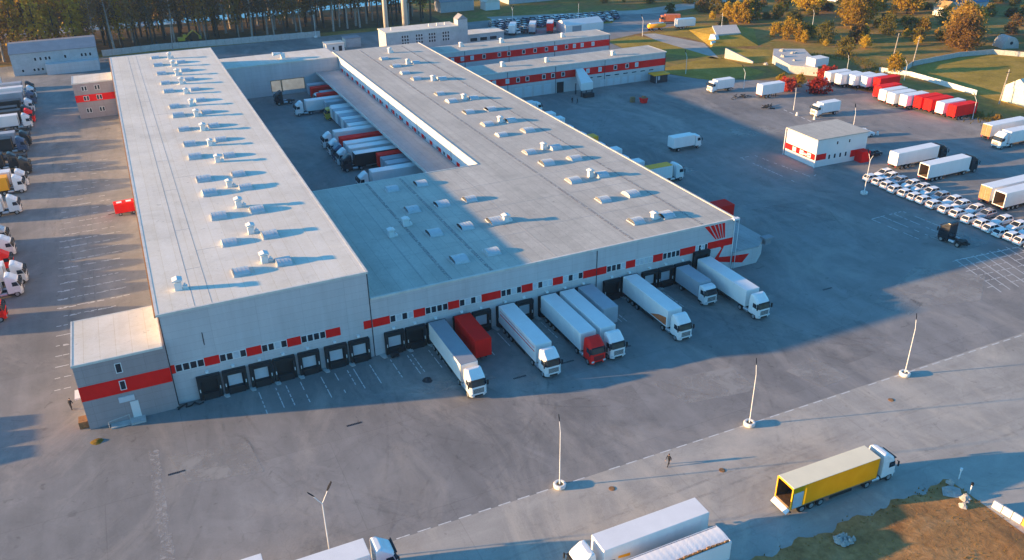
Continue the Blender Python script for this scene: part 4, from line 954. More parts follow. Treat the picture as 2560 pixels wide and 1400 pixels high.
# right yard
GY = 'trailers and trucks in the right yard'
o1 = trailer(12.6, 3, False); 
ot = o1.root; ot.location = (155.0,16.0,0); ot['label'] = 'white truck trailer with open rear showing its brown lining in the right yard'; ot['group'] = GY
cab_body(ot, 13.3, mat='cab_black'); tractor_gear(ot, 13.3)
paint(ot, {'trailer_box': M['white'], 'rear_frame': M['white'], 'trailer_roof': M['white'], 'cab': M['cab_black']})
SEMI.place((155.2,24.6,0), 0, 'white truck with black cab beyond the open trailer in the right yard', GY, ov(cab='cab_black'))
T13.place((155.2,1.0,0), 0, 'white trailer with rusty rear at the right edge behind the parked car rows', GY, {'rear_door': M['wood']})
c1 = copy_tree(ot); c1.location = (155.0,-2.4,0); c1['label'] = 'white open backed trailer truck cut by the right edge behind the car rows'; paint(c1, {'cab': M['cab_white'], 'trailer_box': M['white'], 'rear_frame': M['white'], 'trailer_roof': M['white']})
T13.place((155.6,-9.5,0), 0, 'white trailer with yellow rear cut by the right edge', GY, {'rear_door': M['yellow_trailer']})
SEMI.place((203.5,24.0,0), PI, 'white truck facing left at the right edge above the two trailers', GY)
T13.place((191.2,29.6,0), 0, 'white trailer with brown rear doors at the right edge', GY, {'rear_door': M['wood']})
RIGID.place((167.0,97.2,0), PI, 'white box truck facing left beside the grass beyond the office wing', GY)
T8.place((167.8,85.6,0), 0, 'short white trailer standing before the red bushes', GY)
RIGID.place((176.6,64.2,0), PI, 'white box truck with rounded front alone in the upper right yard', GY)
RIGID.place((118.2,57.6,0), 0, 'white box truck crossing the shaded yard right of the wide hall', GY)
BOB.place((134.9,-12.6,0), R(96), 'black tractor unit standing before the parked car rows', None, ov(cab='cab_black'))
CAR.place((165.0,45.5,0), R(-8), 'white car parked alone behind the gatehouse', None, {}, (1.2,1.15,1.3))
GT = 'parked trailers along the right fence'
rows = [(195.0,87.6,'white','white trailer at the left end of the upper trailer row'),(196.0,84.2,'white','second white trailer from the left in the upper trailer row'),(198.6,81.4,'white','third white trailer from the left in the upper trailer row'),
 (200.5,78.6,'white','fourth white trailer from the left in the upper trailer row'),(202.5,75.6,'red_trailer','red trailer at the right end of the upper trailer row'),
 (195.5,68.6,'red_trailer','red trailer at the far left end of the lower trailer row'),(193.8,65.0,'white','white trailer behind the front pair in the lower trailer row'),(193.4,61.6,'white','front white trailer of the lower trailer row'),(194.6,58.4,'white','white trailer just left of the red block in the lower trailer row'),
 (196.6,55.4,'red_trailer','first red trailer of the red block in the lower row'),(197.0,52.4,'red_trailer','second red trailer of the red block in the lower row'),(197.4,48.8,'white','white trailer between red ones in the lower row'),(197.8,45.4,'red_trailer','red trailer at the right end of the lower trailer row')]
for x, y, c, lab in rows: T8.place((x,y,0), 0, lab, GT, ov(box=c))
ordn = ['first','second','third','fourth','fifth','sixth','seventh','eighth','ninth','tenth','eleventh','twelfth','thirteenth','fourteenth','fifteenth','sixteenth','seventeenth','eighteenth']
for i, y in enumerate((21.2,18.6,16.2,13.8,11.3,8.9,6.9,4.2,1.4,-1.3,-4.2,-6.8,-9.0,-11.2,-13.2,-15.3,-17.6)):
    CAR.place((143.5+rnd.uniform(-.35,.35),y+rnd.uniform(-.12,.12),0), R(rnd.uniform(-4,4)), f'white car, {ordn[i]} from the upper left end of the front parked row', 'cars in the front parked row')
for i, y in enumerate((22.2,19.9,17.2,14.4,12.0,9.6,6.8,4.2,1.6,-1.0,-3.8,-7.4,-10.4,-13.0)):
    c_ = 'cab_silver' if i % 4 == 2 else 'cab_white'
    CAR.place((152.0+rnd.uniform(-.4,.4),y+rnd.uniform(-.12,.12),0), PI+R(rnd.uniform(-4,4)), f'{"silver" if i % 4 == 2 else "white"} car, {ordn[i]} from the upper left end of the back parked row', 'cars in the back parked row', {'body': M[c_], 'roof': M[c_]})
rv = thing('box_trailer', 'small red box trailer parked against the left wall of the tall hall', 'trailer', (-4.9,75.6,0), R(2))
quick(lambda q: q.box(0,-1.05,.6,4.4,1.05,2.6), 'box', M['red_trailer'], rv, bevel=.06)
quick(lambda q: (q.box(.6,-.6,2.6,1.6,.2,2.72), q.box(2.4,-.5,2.6,3.4,.4,2.68)), 'roof_hatch', M['white_frame'], rv)
quick(lambda q: (q.box(.1,-.5,.45,4.3,.5,.6), q.tube((0,0,.5),(-1.4,0,.35),.06)), 'drawbar', M['chassis'], rv)
for x_ in (.9,3.4):
    for s_ in (-1,1): wheel(rv, x_, s_*1.0, .36, .22, s_)
CAR.place((156.6,33.0,0), R(6), 'dark car parked at the right side of the gatehouse', None, {'body': M['cab_black'], 'roof': M['cab_black']})
# far yard behind the office wings
CC = ['cab_blue','cab_silver','cab_black','cab_white','cab_blue','cab_silver']
k = 0
for r_i, (y0_, n) in enumerate(((204,11),(208.5,14),(213,16),(217,17),(221.5,17),(226,17))):
    for i in range(n):
        x = 136+i*3.4+rnd.uniform(-.4,.4)+r_i*2
        if 153 < x < 180 and y0_ < 210: continue
        c_ = rnd.choice(CC); k += 1
        nm = {'cab_blue':'dark blue','cab_silver':'silver','cab_black':'black','cab_white':'white'}[c_]
        CAR.place((x, y0_-(x-136)*.10, 0), R(90+rnd.uniform(-8,8)), f'{nm} car {ordn[i]} from the left in {ordn[r_i]} row of the far car yard', 'cars in the far yard', {'body': M[c_], 'roof': M[c_]}, 1.15)
for x, y, bx, lab in ((142.5,201,'white','white trailer at the left behind the rear office wing'),(150.5,199.5,'grey','pale grey trailer behind the rear office wing'),(157.5,198,'red_trailer','red trailer behind the rear office wing')):
    T8.place((x,y,0), R(60), lab, 'trailers behind the rear office wing', ov(box=bx, roof='white'))
tent = thing('storage_tent', 'long white storage tent behind the rear office wing', 'tent')
quick(lambda q: q.loft([[(163,195,0),(163,203,0),(163,203,3),(163,199,4.6),(163,195,3)],[(180,195,0),(180,203,0),(180,203,3),(180,199,4.6),(180,195,3)]]), 'roof', M['panel_white'], tent)
quick(lambda q: q.box(166,194.9,0,170,195,2.6), 'door', M['greytarp'], tent)
yt = thing('tank_trailer', 'yellow rounded tank trailer on the far access road', 'trailer', (193.4,183.6,0), R(-6))
quick(lambda q: q.loft([[(x, hw*math.cos(R(30*i)), 1.9+hz*math.sin(R(30*i))) for i in range(12)] for x, hw, hz in ((0,.5,.5),(.5,1.15,.9),(6.2,1.2,1.0),(7.6,.9,.7))]), 'tank', M['yellow_trailer'], yt, smooth=True)
quick(lambda q: q.box(.8,-.6,2.75,6.8,.6,3.0), 'walkway', M['white_frame'], yt)
for x in (1.2,2.4,5.6):
    for s in (-1,1): wheel(yt, x, s*1.1, .45, .3, s)
RIGID.place((214.0,191.4,0), PI+R(-25), 'orange dump truck behind the yellow tank trailer', None, ov(cab='orange_print', box='orange_print'))
T8.place((205.2,181.6,0), R(-8), 'white trailer with blue underside right of the orange dump truck', None)
ex = thing('excavator', 'small yellow excavator at the edge of the wood', 'excavator', (26,251,0))
quick(lambda q: (q.box(-2,-1.3,0,2,-.6,.9), q.box(-2,.6,0,2,1.3,.9)), 'track', M['chassis'], ex)
quick(lambda q: (q.box(-1.8,-1.2,.9,.8,1.2,2.1), q.box(.2,-1.1,2.1,1.4,.1,3.2)), 'body', M['cab_yellow'], ex, bevel=.06)
quick(lambda q: (q.tube((1,.4,1.8),(4.2,.4,4.4),.28), q.tube((4.2,.4,4.4),(6.4,.4,2.0),.2), q.box(6.0,0,.9,6.9,.9,2.0)), 'boom', M['cab_yellow'], ex)

# ---------------------------------------------------------------- lamp posts
def lamp_post(label, x, y, h=9.2, ring=True, arm=0., arms=2, sc=1., reach=1., group='lamp posts in the yard'):
    t = thing('lamp_post', label, 'lamp post', (x, y, 0), 0, group)
    z0 = .45 if ring else 0
    if ring:
        m = MB(); prof = [(.42,.0),(.62,.0),(.72,.12),(.74,.45),(.66,.58),(.48,.58),(.40,.45)]
        m.loft([[(p[0]*math.cos(2*PI*i/24), p[0]*math.sin(2*PI*i/24), p[1]) for i in range(24)] for p in prof+[prof[0]]], False)
        m.build('base_ring', M['white_conc'], t, smooth=False)
        quick(lambda q: q.cyl((0,0,0), .42, .4, 'z', 16), 'fill', M['dirt'], t)
    quick(lambda q: (q.tube((0,0,0),(0,0,1.2),.085*sc), q.tube((0,0,1.2),(0,0,h-1.6),.065*sc, r2=.05*sc)), 'pole', M['pole'], t)
    for k in range(arms):
        a = arm + k*PI*.95; dx, dy = reach*math.cos(a), reach*math.sin(a)
        quick(lambda q: (q.tube((0,0,h-1.6),(dx*.75,dy*.75,h-.35),.04*sc), ), 'arm', M['pole'], t)
        m = MB(); m.loft([[(dx*q-dy*s*wd, dy*q+dx*s*wd, h-.35+(q-.7)*1.3+dz) for s, dz in ((-1,0),(1,0),(1,.1),(-1,.1))] for q, wd in ((.7,.08),(.9,.14),(1.3,.10))])
        m.build('lamp_head', M['dark_head'], t)
    return t
lamp_post('double armed white lamp post nearest the bottom left truck', 11.6, -36.9, 9.6, True, .3)
lamp_post('white lamp post in a white ring, left of the walking person', 38.5, -36.9, 9.5, True, 1.5, 1, 1., .4)
lamp_post('white lamp post in a white ring, right of the walking person', 65.7, -37.1, 9.3, True, 1.3, 1, 1., .4)
lamp_post('white lamp post in a white ring at far right of the dashed line', 92.3, -37.4, 9.1, True, 1.2, 1, 1., .4)
for x, y, h, lab in ((138.4,16.0,9.0,'lamp post at the head of the parked car rows'),(168.3,71.5,6.4,'lamp post before the white box truck in the upper right yard'),(169.1,50.4,6.0,'lamp post behind the gatehouse'),(203.9,43.4,6.4,'lamp post at the right end of the lower trailer row'),
                     (170.7,96.0,6.4,'lamp post beside the white truck near the grass'),(166.2,119.3,7.0,'lamp post on the grass right of the front office wing'),(209.2,94.0,6.6,'lamp post behind the upper trailer row'),(220.0,81.0,6.6,'lamp post between the upper and lower trailer rows'),
                     (186.5,176.5,7.5,'lamp post at the far access road'),(215.5,166,8,'lamp post on the far grass slope'),(246,150,9,'lamp post among the golden bushes'),(148.5,213,9,'lamp post in the far car yard'),(178,212,8,'lamp post at the right of the far car yard'),(74,236,9,'lamp post at the wood edge beside the shed'),(91,203,8,'lamp post left of the boiler house')):
    lamp_post(lab, x, y, h, x < 140, rnd.uniform(1,2), 1 if x > 150 else 2, 1.2)
for x, y, lab in ((235,100,'leaning old wooden pole beside the field wall'),(236.5,93,'pair pole standing right of the leaning wooden pole'),(222.5,50,'wooden pole beside the cream shed'),(21,238.5,'thin pale pole at the wood edge above the tall hall'),(288,170,'wooden pole far among the golden trees')):
    t = thing('utility_pole', lab, 'pole', (x,y,0)); quick(lambda q: q.tube((0,0,0),(.8,0,9.5),.22,r2=.14), 'shaft', M['birch_bark'], t); quick(lambda q: q.box(-.3,-.06,8.6,1.7,.06,8.75), 'crossarm', M['bark'], t)

# -------------------------------------------------------------------- people
def person(label, loc, rz, stride=.28, lean=.04, top='cloth'):
    V, E_, Rr = [], [], []
    def ch(pts, start=None):
        p = start
        for x, y, z, r in pts:
            V.append((x,y,z)); Rr.append(r); i = len(V)-1
            if p is not None: E_.append((p, i))
            p = i
        return p
    pel = ch([(0,0,.95,.15)]); che = ch([(lean*.5,0,1.15,.145),(lean,0,1.36,.165)], pel); nk = ch([(lean*1.1,0,1.50,.06),(lean*1.4,0,1.60,.095),(lean*1.6,0,1.70,.085)], che)
    for s in (-1, 1):
        f = stride*s
        an_ = ch([(f*.1,s*.10,.86,.105),(f*.55+.04,s*.10,.49,.075),(f,s*.10,.09,.055),(f+.16,s*.11,.04,.045)], pel)
        hd_ = ch([(lean,s*.19,1.40,.075),(lean-f*.4,s*.25,1.14,.055),(lean-f*.6+.08,s*.25,.90,.042),(lean-f*.6+.11,s*.25,.84,.04)], che)
        for k in range(4): ch([(lean-f*.6+.10+.02*k,s*(.235+.012*k),.78,.012),(lean-f*.6+.12+.02*k,s*(.225+.01*k),.735-.008*(k%2),.010)], hd_)
        ch([(lean-f*.6+.15,s*.21,.82,.013),(lean-f*.6+.17,s*.195,.78,.011)], hd_)
    me = bpy.data.meshes.new('body'); me.from_pydata(V, E_, [])
    o = bpy.data.objects.new('person', me); COL.objects.link(o); me.materials.append(M[top])
    sk_ = o.modifiers.new('skin', 'SKIN'); o.modifiers.new('sub', 'SUBSURF').levels = 1; o.modifiers['sub'].render_levels = 1
    for i, r in enumerate(Rr): me.skin_vertices[0].data[i].radius = (r, r); me.skin_vertices[0].data[i].use_root = (i == 0)
    dg = bpy.context.evaluated_depsgraph_get(); m2 = bpy.data.meshes.new_from_object(o.evaluated_get(dg)); o.modifiers.clear(); o.data = m2
    m2.materials.append(M['skin'])
    for p in m2.polygons:
        p.use_smooth = True
        if p.center.z > 1.53 or (p.center.z < .9 and abs(p.center.y) > .17): p.material_index = 1
    o.location = loc; o.rotation_euler = (0,0,rz); tag(o, label, 'person')
    m = MB(); c = (lean*1.55,0,1.70)
    m.loft([[(c[0]-.015+.108*math.cos(b)*math.cos(R(60*i)), .10*math.cos(b)*math.sin(R(60*i)), c[2]+.0+.115*math.sin(b)) for i in range(6)] for b in (R(5),R(40),R(75))])
    m.build('hair', M['hair'], o, smooth=True)
    for s in (-1,1): quick(lambda q: q.box(c[0]+.085,s*.035-.012,1.665,c[0]+.097,s*.035+.012,1.68), 'eye', M['hair'], o)
    quick(lambda q: q.prism([(c[0]+.085,1.66),(c[0]+.118,1.625),(c[0]+.085,1.62)], -.012, .012, 'y'), 'nose', M['skin'], o)
    return o
person('person in dark clothes walking across the sunny lane near the dashed line', (52.0,-39.2,0), R(200), .3)
person('person in dark clothes standing left of the near annex', (-13.1,5.0,0), R(60), .12, .1)
person('person in dark clothes left of two standing before the front office wing', (117.8,106.2,0), R(100), .1)
person('person in dark clothes right of two standing before the front office wing', (118.8,105.0,0), R(140), .15)

# ------------------------------------------------------- small things on the ground
SCRAP = ((163.5,88.5,'dark scrap heap beside the white box truck near the grass'),(163.5,76.5,'dark scrap heap lying in the upper right yard before the lamp post'))
def lump(name, label, cat, loc, r, h, mat, n=9, seed=0, group=None):
    q = random.Random(seed); L_ = []
    for t in (0, .35, .7, .95):
        L_.append([(r*(1-t*.75)*q.uniform(.7,1.25)*math.cos(2*PI*i/n), r*(1-t*.75)*q.uniform(.7,1.25)*math.sin(2*PI*i/n), h*t*q.uniform(.8,1.1)) for i in range(n)])
    m = MB(); m.loft(L_); o = m.build(name, mat); o.location = loc
    return tag(o, label, cat, group)
for i, (x, y, r, h, lab) in enumerate(((78.6,-58.6,.7,.6,'largest pale broken concrete lump on the brown earth'),(77.4,-59.4,.5,.42,'smaller pale lump in front of the largest one on the earth'),(78.2,-57.2,1.1,.35,'flat grey slab fragment near the tip of the earth corner'),(79.3,-56.1,.5,.6,'small bluish lump at the very tip of the earth corner'))):
    lump('concrete_lump', lab, 'rubble', (x,y,.15), r, h, M['stone'], 10, i, 'concrete lumps on the earth corner')
for i in range(16):
    a = rnd.uniform(0, 6.28); d_ = rnd.uniform(0, 1.1)
    lump('rubble_stone', 'grey broken stone of the small heap at the edge of the brown earth', 'stone', (61.8+d_*math.cos(a),-57.5+.7*d_*math.sin(a),.2), rnd.uniform(.22,.5), rnd.uniform(.25,.6), M['stone'], 7, 20+i, 'stones of the small heap')
for i, (x, y, lab) in enumerate(SCRAP):
    t = thing('scrap_heap', lab, 'scrap heap', (x,y,0)); q_ = random.Random(70+i); m = MB()
    for _ in range(26):
        a = Vector((q_.gauss(0,1.5),q_.gauss(0,.7),q_.uniform(.05,.5))); b = a+Vector((q_.uniform(-1.4,1.4),q_.uniform(-.8,.8),q_.uniform(-.2,.4))); m.tube(a, b, q_.uniform(.06,.18), 5)
    m.build('scrap', M['chassis'], t)
lump('leaf_pile', 'heap of yellow leaves before the near annex corner', 'leaves', (-10.1,-3.9,0), .75, .22, M['leaf_amber'], 10, 50)
lump('rubbish_heap', 'small dark rubbish heap near the front dock trucks', 'rubbish', (32.1,-9.4,0), .75, .5, M['gutter'], 10, 51)
for i, (x, y) in enumerate(((43.8,-39.8),(57.2,-42.7),(86.1,-40.9))):
    o = quick(lambda q: (q.cyl((0,0,0), .38, .03, 'z', 18), q.cyl((0,0,.03), .30, .02, 'z', 18)), 'manhole_cover', M['rust']); o.location = (x,y,.006)
    tag(o, f'rusty manhole cover in the lane, {("leftmost","middle","rightmost")[i]} of three', 'manhole cover', 'manhole covers')
for i, (x, y, lab) in enumerate(((-1.6,-14.7,'dark drain slot in front of the near annex'),(20.2,-14.7,'dark drain slot out from the open docks'),(44.1,-14.3,'dark drain slot between two front dock trucks'),(52.0,-13.8,'dark drain slot left of the red cab truck'),(61.5,-14.0,'dark drain slot right of the red cab truck'),(101.2,-13.1,'dark drain slot in the shade right of the dock trucks'))):
    o = quick(lambda q: [q.box(-1.0+i_*.2,-.16,0,-.86+i_*.2,.16,.02) for i_ in range(10)], 'drain_grate', M['gutter']); o.location = (x,y,.004); tag(o, lab, 'drain', 'drain slots')
hs = MB()
pts = [Vector((-.6+.35*i+.3*math.sin(i*2.1), -1.0+.5*math.cos(i*1.7), .08+.12*abs(math.sin(i*1.3)))) for i in range(11)]
for a, b in zip(pts[:-1], pts[1:]): hs.tube(a, b, .09)
tag(hs.build('hose', M['rubber']), 'tangled black hose lying at the near corner of the tall hall', 'hose')
wk = thing('scooter', 'dark small machine standing in front of the first wide hall dock', 'machine', (29.9,-1.6,0))
quick(lambda q: (q.box(-.5,-.35,.25,.6,.35,.75), q.tube((.5,0,.5),(.8,0,1.3),.05)), 'body', M['chassis'], wk, bevel=.05)
for x in (-.35,.45): wheel(wk, x, .2, .25, .3, 1)
pl = thing('pallet_stack', 'brown pallet stack standing in the shaded yard', 'pallets', (133.5,99.0,0))
for i in range(6): quick(lambda q: [q.box(-.6+.26*j,-.5,.25*i,-.44+.26*j,.5,.25*i+.14) for j in range(5)] + [q.box(-.6,y_,.25*i+.14,.6,y_+.1,.25*i+.24) for y_ in (-.5,-.05,.4)], 'pallet', M['wood'], pl)
rc = thing('refuse_container', 'red heaped container beside the brown pallet stack', 'container', (135.8,96.8,0))
quick(lambda q: q.loft([[(-.7,-.7,.1),(.7,-.7,.1),(.7,.7,.1),(-.7,.7,.1)],[(-.95,-.9,1.5),(.95,-.9,1.5),(.95,.9,1.5),(-.95,.9,1.5)]]), 'tub', M['red_trailer'], rc)
quick(lambda q: q.loft([[(-.8,-.8,1.5),(.8,-.8,1.5),(.8,.8,1.5),(-.8,.8,1.5)],[(-.3,-.3,2.0),(.3,-.2,2.1),(.3,.3,1.9),(-.2,.3,2.05)]]), 'load_or_screen', M['rust'], rc)
for i in range(9):
    t_ = i/8; x, y = 80.6+.15*i, -61.2-1.1*i
    o = quick(lambda q: q.prism([(-.3,0),(.3,0),(.12,.35),(.1,.8),(-.1,.8),(-.12,.35)], -.5, .5, 'y'), 'barrier_block', M['yellow_trailer'] if i % 4 == 3 else M['white_conc']); o.location = (x,y,.0); o.rotation_euler = (0,0,R(6))
    tag(o, f'{"yellow" if i % 4 == 3 else "white"} concrete barrier block, {ordn[i]} from the earth corner', 'barrier', 'barrier blocks along the earth corner')
for i, (x, y, c_, lab) in enumerate(((80.9,-55.9,'white_frame','short white marker post near the earth corner tip'),(79.9,-58.2,'dark_head','short post with black head beside the earth corner'))):
    t = thing('marker_post', lab, 'post', (x,y,0)); quick(lambda q: q.tube((0,0,0),(0,0,1.3),.07), 'shaft', M['white_frame'], t); quick(lambda q: q.cyl((0,0,1.3), .16, .3, 'z', 10), 'cap', M[c_], t)
for i, (x, y) in enumerate(((157,67),(158.5,62),(160,57),(161.2,52.5),(162.3,48),(163,44.5))):
    o = quick(lambda q: q.cyl((0,0,0), .35, .9, 'z', 10, .22), 'bollard', M['white_conc']); o.location = (x+8.5,y,0); tag(o, f'white concrete bollard, {ordn[i]} from the top of the line by the gatehouse', 'bollard', 'bollards by the gatehouse')

# -------------------------------------------------------------------- plants
def leaves(m, centres, n, spread, size, rr):
    for c in centres:
        for _ in range(n):
            p = Vector((c[0]+rr.gauss(0, spread[0]), c[1]+rr.gauss(0, spread[1]), c[2]+rr.gauss(0, spread[2])))
            a = Vector((rr.gauss(0,1), rr.gauss(0,1), rr.gauss(0,1))).normalized(); b = a.cross(Vector((rr.gauss(0,1), rr.gauss(0,1), rr.gauss(0,1)))).normalized()
            s_ = size*rr.uniform(.6, 1.3)
            m.quad(p-a*s_-b*s_*.6, p+a*s_-b*s_*.6, p+a*s_*.8+b*s_*.6, p-a*s_*.8+b*s_*.6)
def tree_proto(name, kind, seed, h, rad, c0, n_cl, n_lf, size, leaf, bark='bark', lean=.0, limbs=9):
    rr = random.Random(seed); t = thing(name, '-', kind)
    m = MB(); top = Vector((lean*h, rr.uniform(-.03,.03)*h, h*.93)); P = [Vector((top.x*(k/6)**1.4+rr.uniform(-.1,.1), top.y*(k/6), top.z*k/6)) for k in range(7)]; P[0] = Vector((0,0,-.1))
    r0 = .016*h+.06
    for k in range(6): m.tube(P[k], P[k+1], r0*(1-k/6.6), 7, r2=r0*(1-(k+1)/6.6))
    tips = []
    for k in range(limbs):
        z = c0 + (h*.88-c0)*(k+.5)/limbs; i = min(5, int(z/(top.z/6))); f = z/(top.z/6)-i; a0 = P[i].lerp(P[i+1], min(1, f))
        an_ = k*2.4+rr.random(); reach = rad*(1-.55*(z-c0)/(h-c0+.01))*rr.uniform(.6,1)
        b_ = a0 + Vector((math.cos(an_)*reach, math.sin(an_)*reach, reach*rr.uniform(.5,1.1)))
        m.tube(a0, b_, r0*.32*(1-z/h*.5), 5, r2=.02); tips.append(b_); tips.append(a0.lerp(b_, .6))
    m.build('trunk', M[bark], t)
    m = MB(); cs = []
    for k in range(n_cl):
        z = c0 + (h-c0)*rr.random()**.85; q = (z-c0)/(h-c0); prof = math.sin(PI*min(1, .12+q*.88))**.6
        a = rr.uniform(0, 2*PI); d_ = rad*prof*math.sqrt(rr.uniform(.15, 1)); f = (z/h)**1.4
        cs.append((top.x*f+d_*math.cos(a), top.y*f+d_*math.sin(a), z))
    cs += [tuple(p) for p in tips]
    leaves(m, cs, n_lf, (rad*.17, rad*.17, (h-c0)*.055), size, rr)
    m.build('crown', M[leaf], t)
    return Proto(t)
FOR = [tree_proto('tall_tree', 'tree', s, h, r, c0, n, l, .40, 'leaf_dark', bark='birch_bark' if s in (2,3,5) else 'bark', lean=ln, limbs=12) for s, h, r, c0, n, l, ln in
       ((1,23,3.2,7,36,9,.03),(2,25,3.6,9,38,9,-.04),(3,21,3.0,7,30,8,.06),(4,27,3.3,10,34,9,.0),(5,22,4.0,8,36,9,.05))]
FORG = [tree_proto('autumn_tree', 'tree', s, h, r, c0, 42, 12, .42, 'leaf_gold' if s % 2 else 'leaf_amber', limbs=10) for s, h, r, c0 in ((11,20,3.8,5),(12,22,4.0,6))]
def shrub(s, h, r, leaf, n=46, l=20, size=.25, nm='autumn_bush'): return tree_proto(nm, 'bush', s, h, r, h*.04, n, l, size, leaf, limbs=6)
BGOLD = [shrub(21,6.2,1.9,'leaf_gold'), shrub(22,5.0,2.3,'leaf_gold')]
BIGG = tree_proto('golden_tree', 'tree', 23, 10, 4.4, .8, 90, 22, .34, 'leaf_gold', limbs=10)
BIGO = tree_proto('spreading_tree', 'tree', 24, 10, 5.2, .5, 130, 22, .34, 'leaf_amber', limbs=12)
BOL = [shrub(25,4.2,2.4,'leaf_olive'), shrub(26,5.4,2.8,'leaf_olive')]
BRU = [shrub(27,3.0,2.2,'leaf_rust'), shrub(28,4.6,2.8,'leaf_rust')]
BRED = shrub(29,3.4,2.8,'leaf_rust', nm='red_bush')
def scat(): return rnd.uniform(0, 6.28), rnd.uniform(.8, 1.2)
# front ranks of the wood
n_f = 0
for row, (y, st_, lab) in enumerate(((246.5,6.2,'tall dark thin tree in the front rank of the wood behind the warehouses'),(253,6.0,'tall dark tree in the second rank of the wood'),(261,6.0,'tall dark tree in the third rank of the wood'),(271,6.6,'tall brownish tree in the fourth rank of the wood'),(283,7.5,'tall brownish tree on the near bank of the water in the wood'))):
    x = -47 - row*2
    while x < 128 - row*2:
        if not (row == 0 and 20 < x < 33):
            rz, sc = scat(); n_f += 1
            (rnd.choice(FOR) if rnd.random() < (.90 if x > 30 else .72 if x > -5 else .30) else rnd.choice(FORG)).place((x+rnd.uniform(-1.6,1.6), y+rnd.uniform(-1.8,1.8), 0), rz, lab, lab.replace('tall ','').split(' tree in ')[-1] if ' tree in ' in lab else 'trees on the near bank', {}, (sc*rnd.uniform(.9,1.05), sc*rnd.uniform(.9,1.05), sc))
        x += st_
for row in range(7):
    y = 318 + row*14; x = -52 - row*2
    while x < 118 - row*22:
        rz, sc = scat(); gold = rnd.random() < max(.12, .95 - (x+52)/110)
        (rnd.choice(FORG) if gold else rnd.choice(FOR)).place((x+rnd.uniform(-3,3), y+rnd.uniform(-4,4), 0), rz, 'tall autumn tree of the far wood beyond the water', 'trees of the far wood', {}, sc)
        x += 12.5
# single trees and bushes on the right
GB = 'golden bushes beyond the yard'
for P_, x, y, sc, lab in ((BGOLD[0],233.5,186,1.15,'golden column bush at left of the tall golden trio'),(BGOLD[0],235.5,182.5,1.25,'golden column bush in the middle of the tall golden trio'),(BGOLD[0],237,178.5,1.4,'broadest golden column bush of the tall golden trio'),
   (BGOLD[1],229.5,151.5,1.0,'golden bush at the left of the lower golden trio'),(BGOLD[1],231.5,146.5,1.25,'largest golden bush of the lower golden trio'),(BGOLD[0],232.5,142,1.0,'golden bush at right of the lower golden trio'),(BGOLD[0],231.8,138,.7,'small pointed golden bush right of the lower trio'),
   (BGOLD[1],224.6,89,1.15,'golden bush at the corner of the field wall'),(BGOLD[1],280.5,129,1.15,'round golden green bush in the middle of the right thicket'),(BGOLD[1],270.5,127,.6,'small golden bush left of the round one in the right thicket'),
   (BIGG,273,155,1.6,'big bright golden tree at the top of the right thicket'),(BIGG,266,148,1.05,'golden tree hanging below the big bright golden tree'),(BIGG,310,163,1.4,'golden tree at the top edge left of the ochre roofed house'),(BIGG,277,187,1.3,'golden orange tree at the top edge near the far white house'),
   (BIGO,271,103,1.1,'widest orange olive tree near the right edge'),(BIGO,284,113,1.25,'second wide orange tree behind the widest one near the right edge'),(BOL[1],229,115,1.1,'golden green bush above the upper trailer row'),(BGOLD[1],300,190,1.3,'golden tree near the top edge of the field')):
    P_.place((x,y,0), rnd.uniform(0,6), lab, GB, {}, sc)
for x, y, sc, lab in ((180.5,88.5,1.0,'red leaved bush behind the short white trailer'),(186.5,82,1.15,'red leaved bush left of the upper trailer row'),(200,92.5,1.1,'red leaved bush behind the upper trailer row')):
    BRED.place((x,y,0), rnd.uniform(0,6), lab, None, {'crown': M['red_leaf']}, sc)
for x, y, sc, lab in ((182,93,.7,'small golden bush left of the red bushes'),(187,90.5,.7,'small golden bush between the red bushes')): BGOLD[1].place((x,y,0), 0, lab, GB, {}, sc)
n_b = 0
while n_b < 235:
    x, y = rnd.uniform(208, 385), rnd.uniform(60, 275)
    if y > 262 - .33*(x-208)+40 or y < 108-.1*(x-208) and x < 290: continue
    if x < 226+ (y-100)*.15 and y < 175: continue
    if math.hypot(x-288,y-99) < 6 or math.hypot(x-320,y-153) < 14 or math.hypot(x-310,y-202) < 9 or (236 < x < 262 and 243 < y < 257): continue
    if 174 < y < 245 and x < 222: continue
    P_ = rnd.choice(BRU+BOL+BOL+[BGOLD[1],BGOLD[1],BGOLD[0]]); gold = P_ in BGOLD; n_b += 1
    P_.place((x,y,0), rnd.uniform(0,6), {0:'low brown orange bush of the right thicket',1:'olive bush of the right thicket'}[0 if P_ in BRU else 1] if not gold else 'small yellow bush scattered in the right thicket', {True:'yellow bushes of the thicket',False:'brown bushes of the thicket' if P_ in BRU else 'olive bushes of the thicket'}[gold], {}, rnd.uniform(.5,1.35) if not gold else rnd.uniform(.35,.9))
for i, (x, y) in enumerate(((206.5,60),(208.5,52),(207,45.5),(209,40))):
    BRU[0].place((x,y,0), 1.3*i, f'low brown shrub at the kerb beside the lower trailer row, {ordn[i]} from the left', 'kerb shrubs', {}, .45)
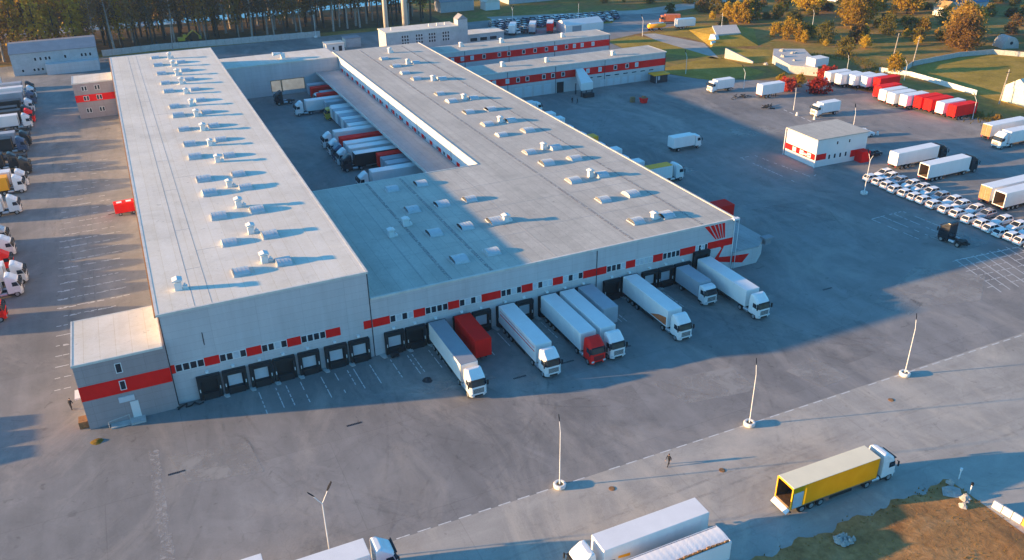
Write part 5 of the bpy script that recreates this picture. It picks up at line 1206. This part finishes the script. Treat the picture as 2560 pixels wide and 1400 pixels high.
# weeds along the earth corner and verges
def weeds(name, label, pts, n, spread, hgt, mat):
    rr = random.Random(5); m = MB()
    for _ in range(n):
        i = rr.randrange(len(pts)-1); t_ = rr.random(); x = pts[i][0]+(pts[i+1][0]-pts[i][0])*t_+rr.gauss(0,spread); y = pts[i][1]+(pts[i+1][1]-pts[i][1])*t_+rr.gauss(0,spread)
        for _k in range(5):
            a = rr.uniform(0,6.28); h_ = hgt*rr.uniform(.4,1.2); l = .5*h_; w_ = .06+.05*h_
            m.quad((x-w_*math.sin(a),y+w_*math.cos(a),0),(x+w_*math.sin(a),y-w_*math.cos(a),0),(x+l*math.cos(a),y+l*math.sin(a),h_))
    o = m.build(name, mat); o['kind'] = 'stuff'; o['label'] = label; o['category'] = 'weeds'
weeds('weeds', 'dry weeds fringing the brown earth corner', [(47,-56.6),(55,-56.4),(61,-56.8),(69,-56.4),(75,-56),(79,-56.4),(79.2,-60),(79.2,-66)], 120, .5, .2, M['leaf_amber'])
weeds('tall_grass', 'dry tall grass tufts over the brown earth', [(52,-61),(60,-63),(70,-62),(76,-62),(72,-66),(60,-70)], 420, 2.2, .22, M['leaf_amber'])
weeds('verge_grass', 'rough dry grass along the right yard edge', [(204,40),(209,46),(207,62),(203,70),(212,92),(224,95),(228,110),(216,128)], 900, 2.0, .8, M['leaf_olive'])

# far things fade a little into the low evening air
hz = bpy.data.materials.new('haze'); hz.use_nodes = True; nh = hz.node_tree; nh.nodes.remove(nh.nodes['Principled BSDF'])
pv = N(nh, 'ShaderNodeVolumePrincipled'); pv.inputs['Color'].default_value = (.36, .60, .95, 1); pv.inputs['Density'].default_value = .00011; pv.inputs['Anisotropy'].default_value = .2
nh.links.new(pv.outputs[0], nh.nodes['Material Output'].inputs['Volume'])
m = MB(); m.box(-700, -400, -1.2, 900, 1200, 74); hb_ = m.build('haze', hz); hb_['kind'] = 'stuff'; hb_['label'] = 'thin evening haze over the depot'; hb_['category'] = 'haze'

# ------------------------------------------------------------------ settings
S.cycles.use_denoising = True
S.cycles.max_bounces = 6; S.cycles.diffuse_bounces = 3; S.cycles.glossy_bounces = 3; S.cycles.transmission_bounces = 2
S.cycles.sample_clamp_indirect = 6
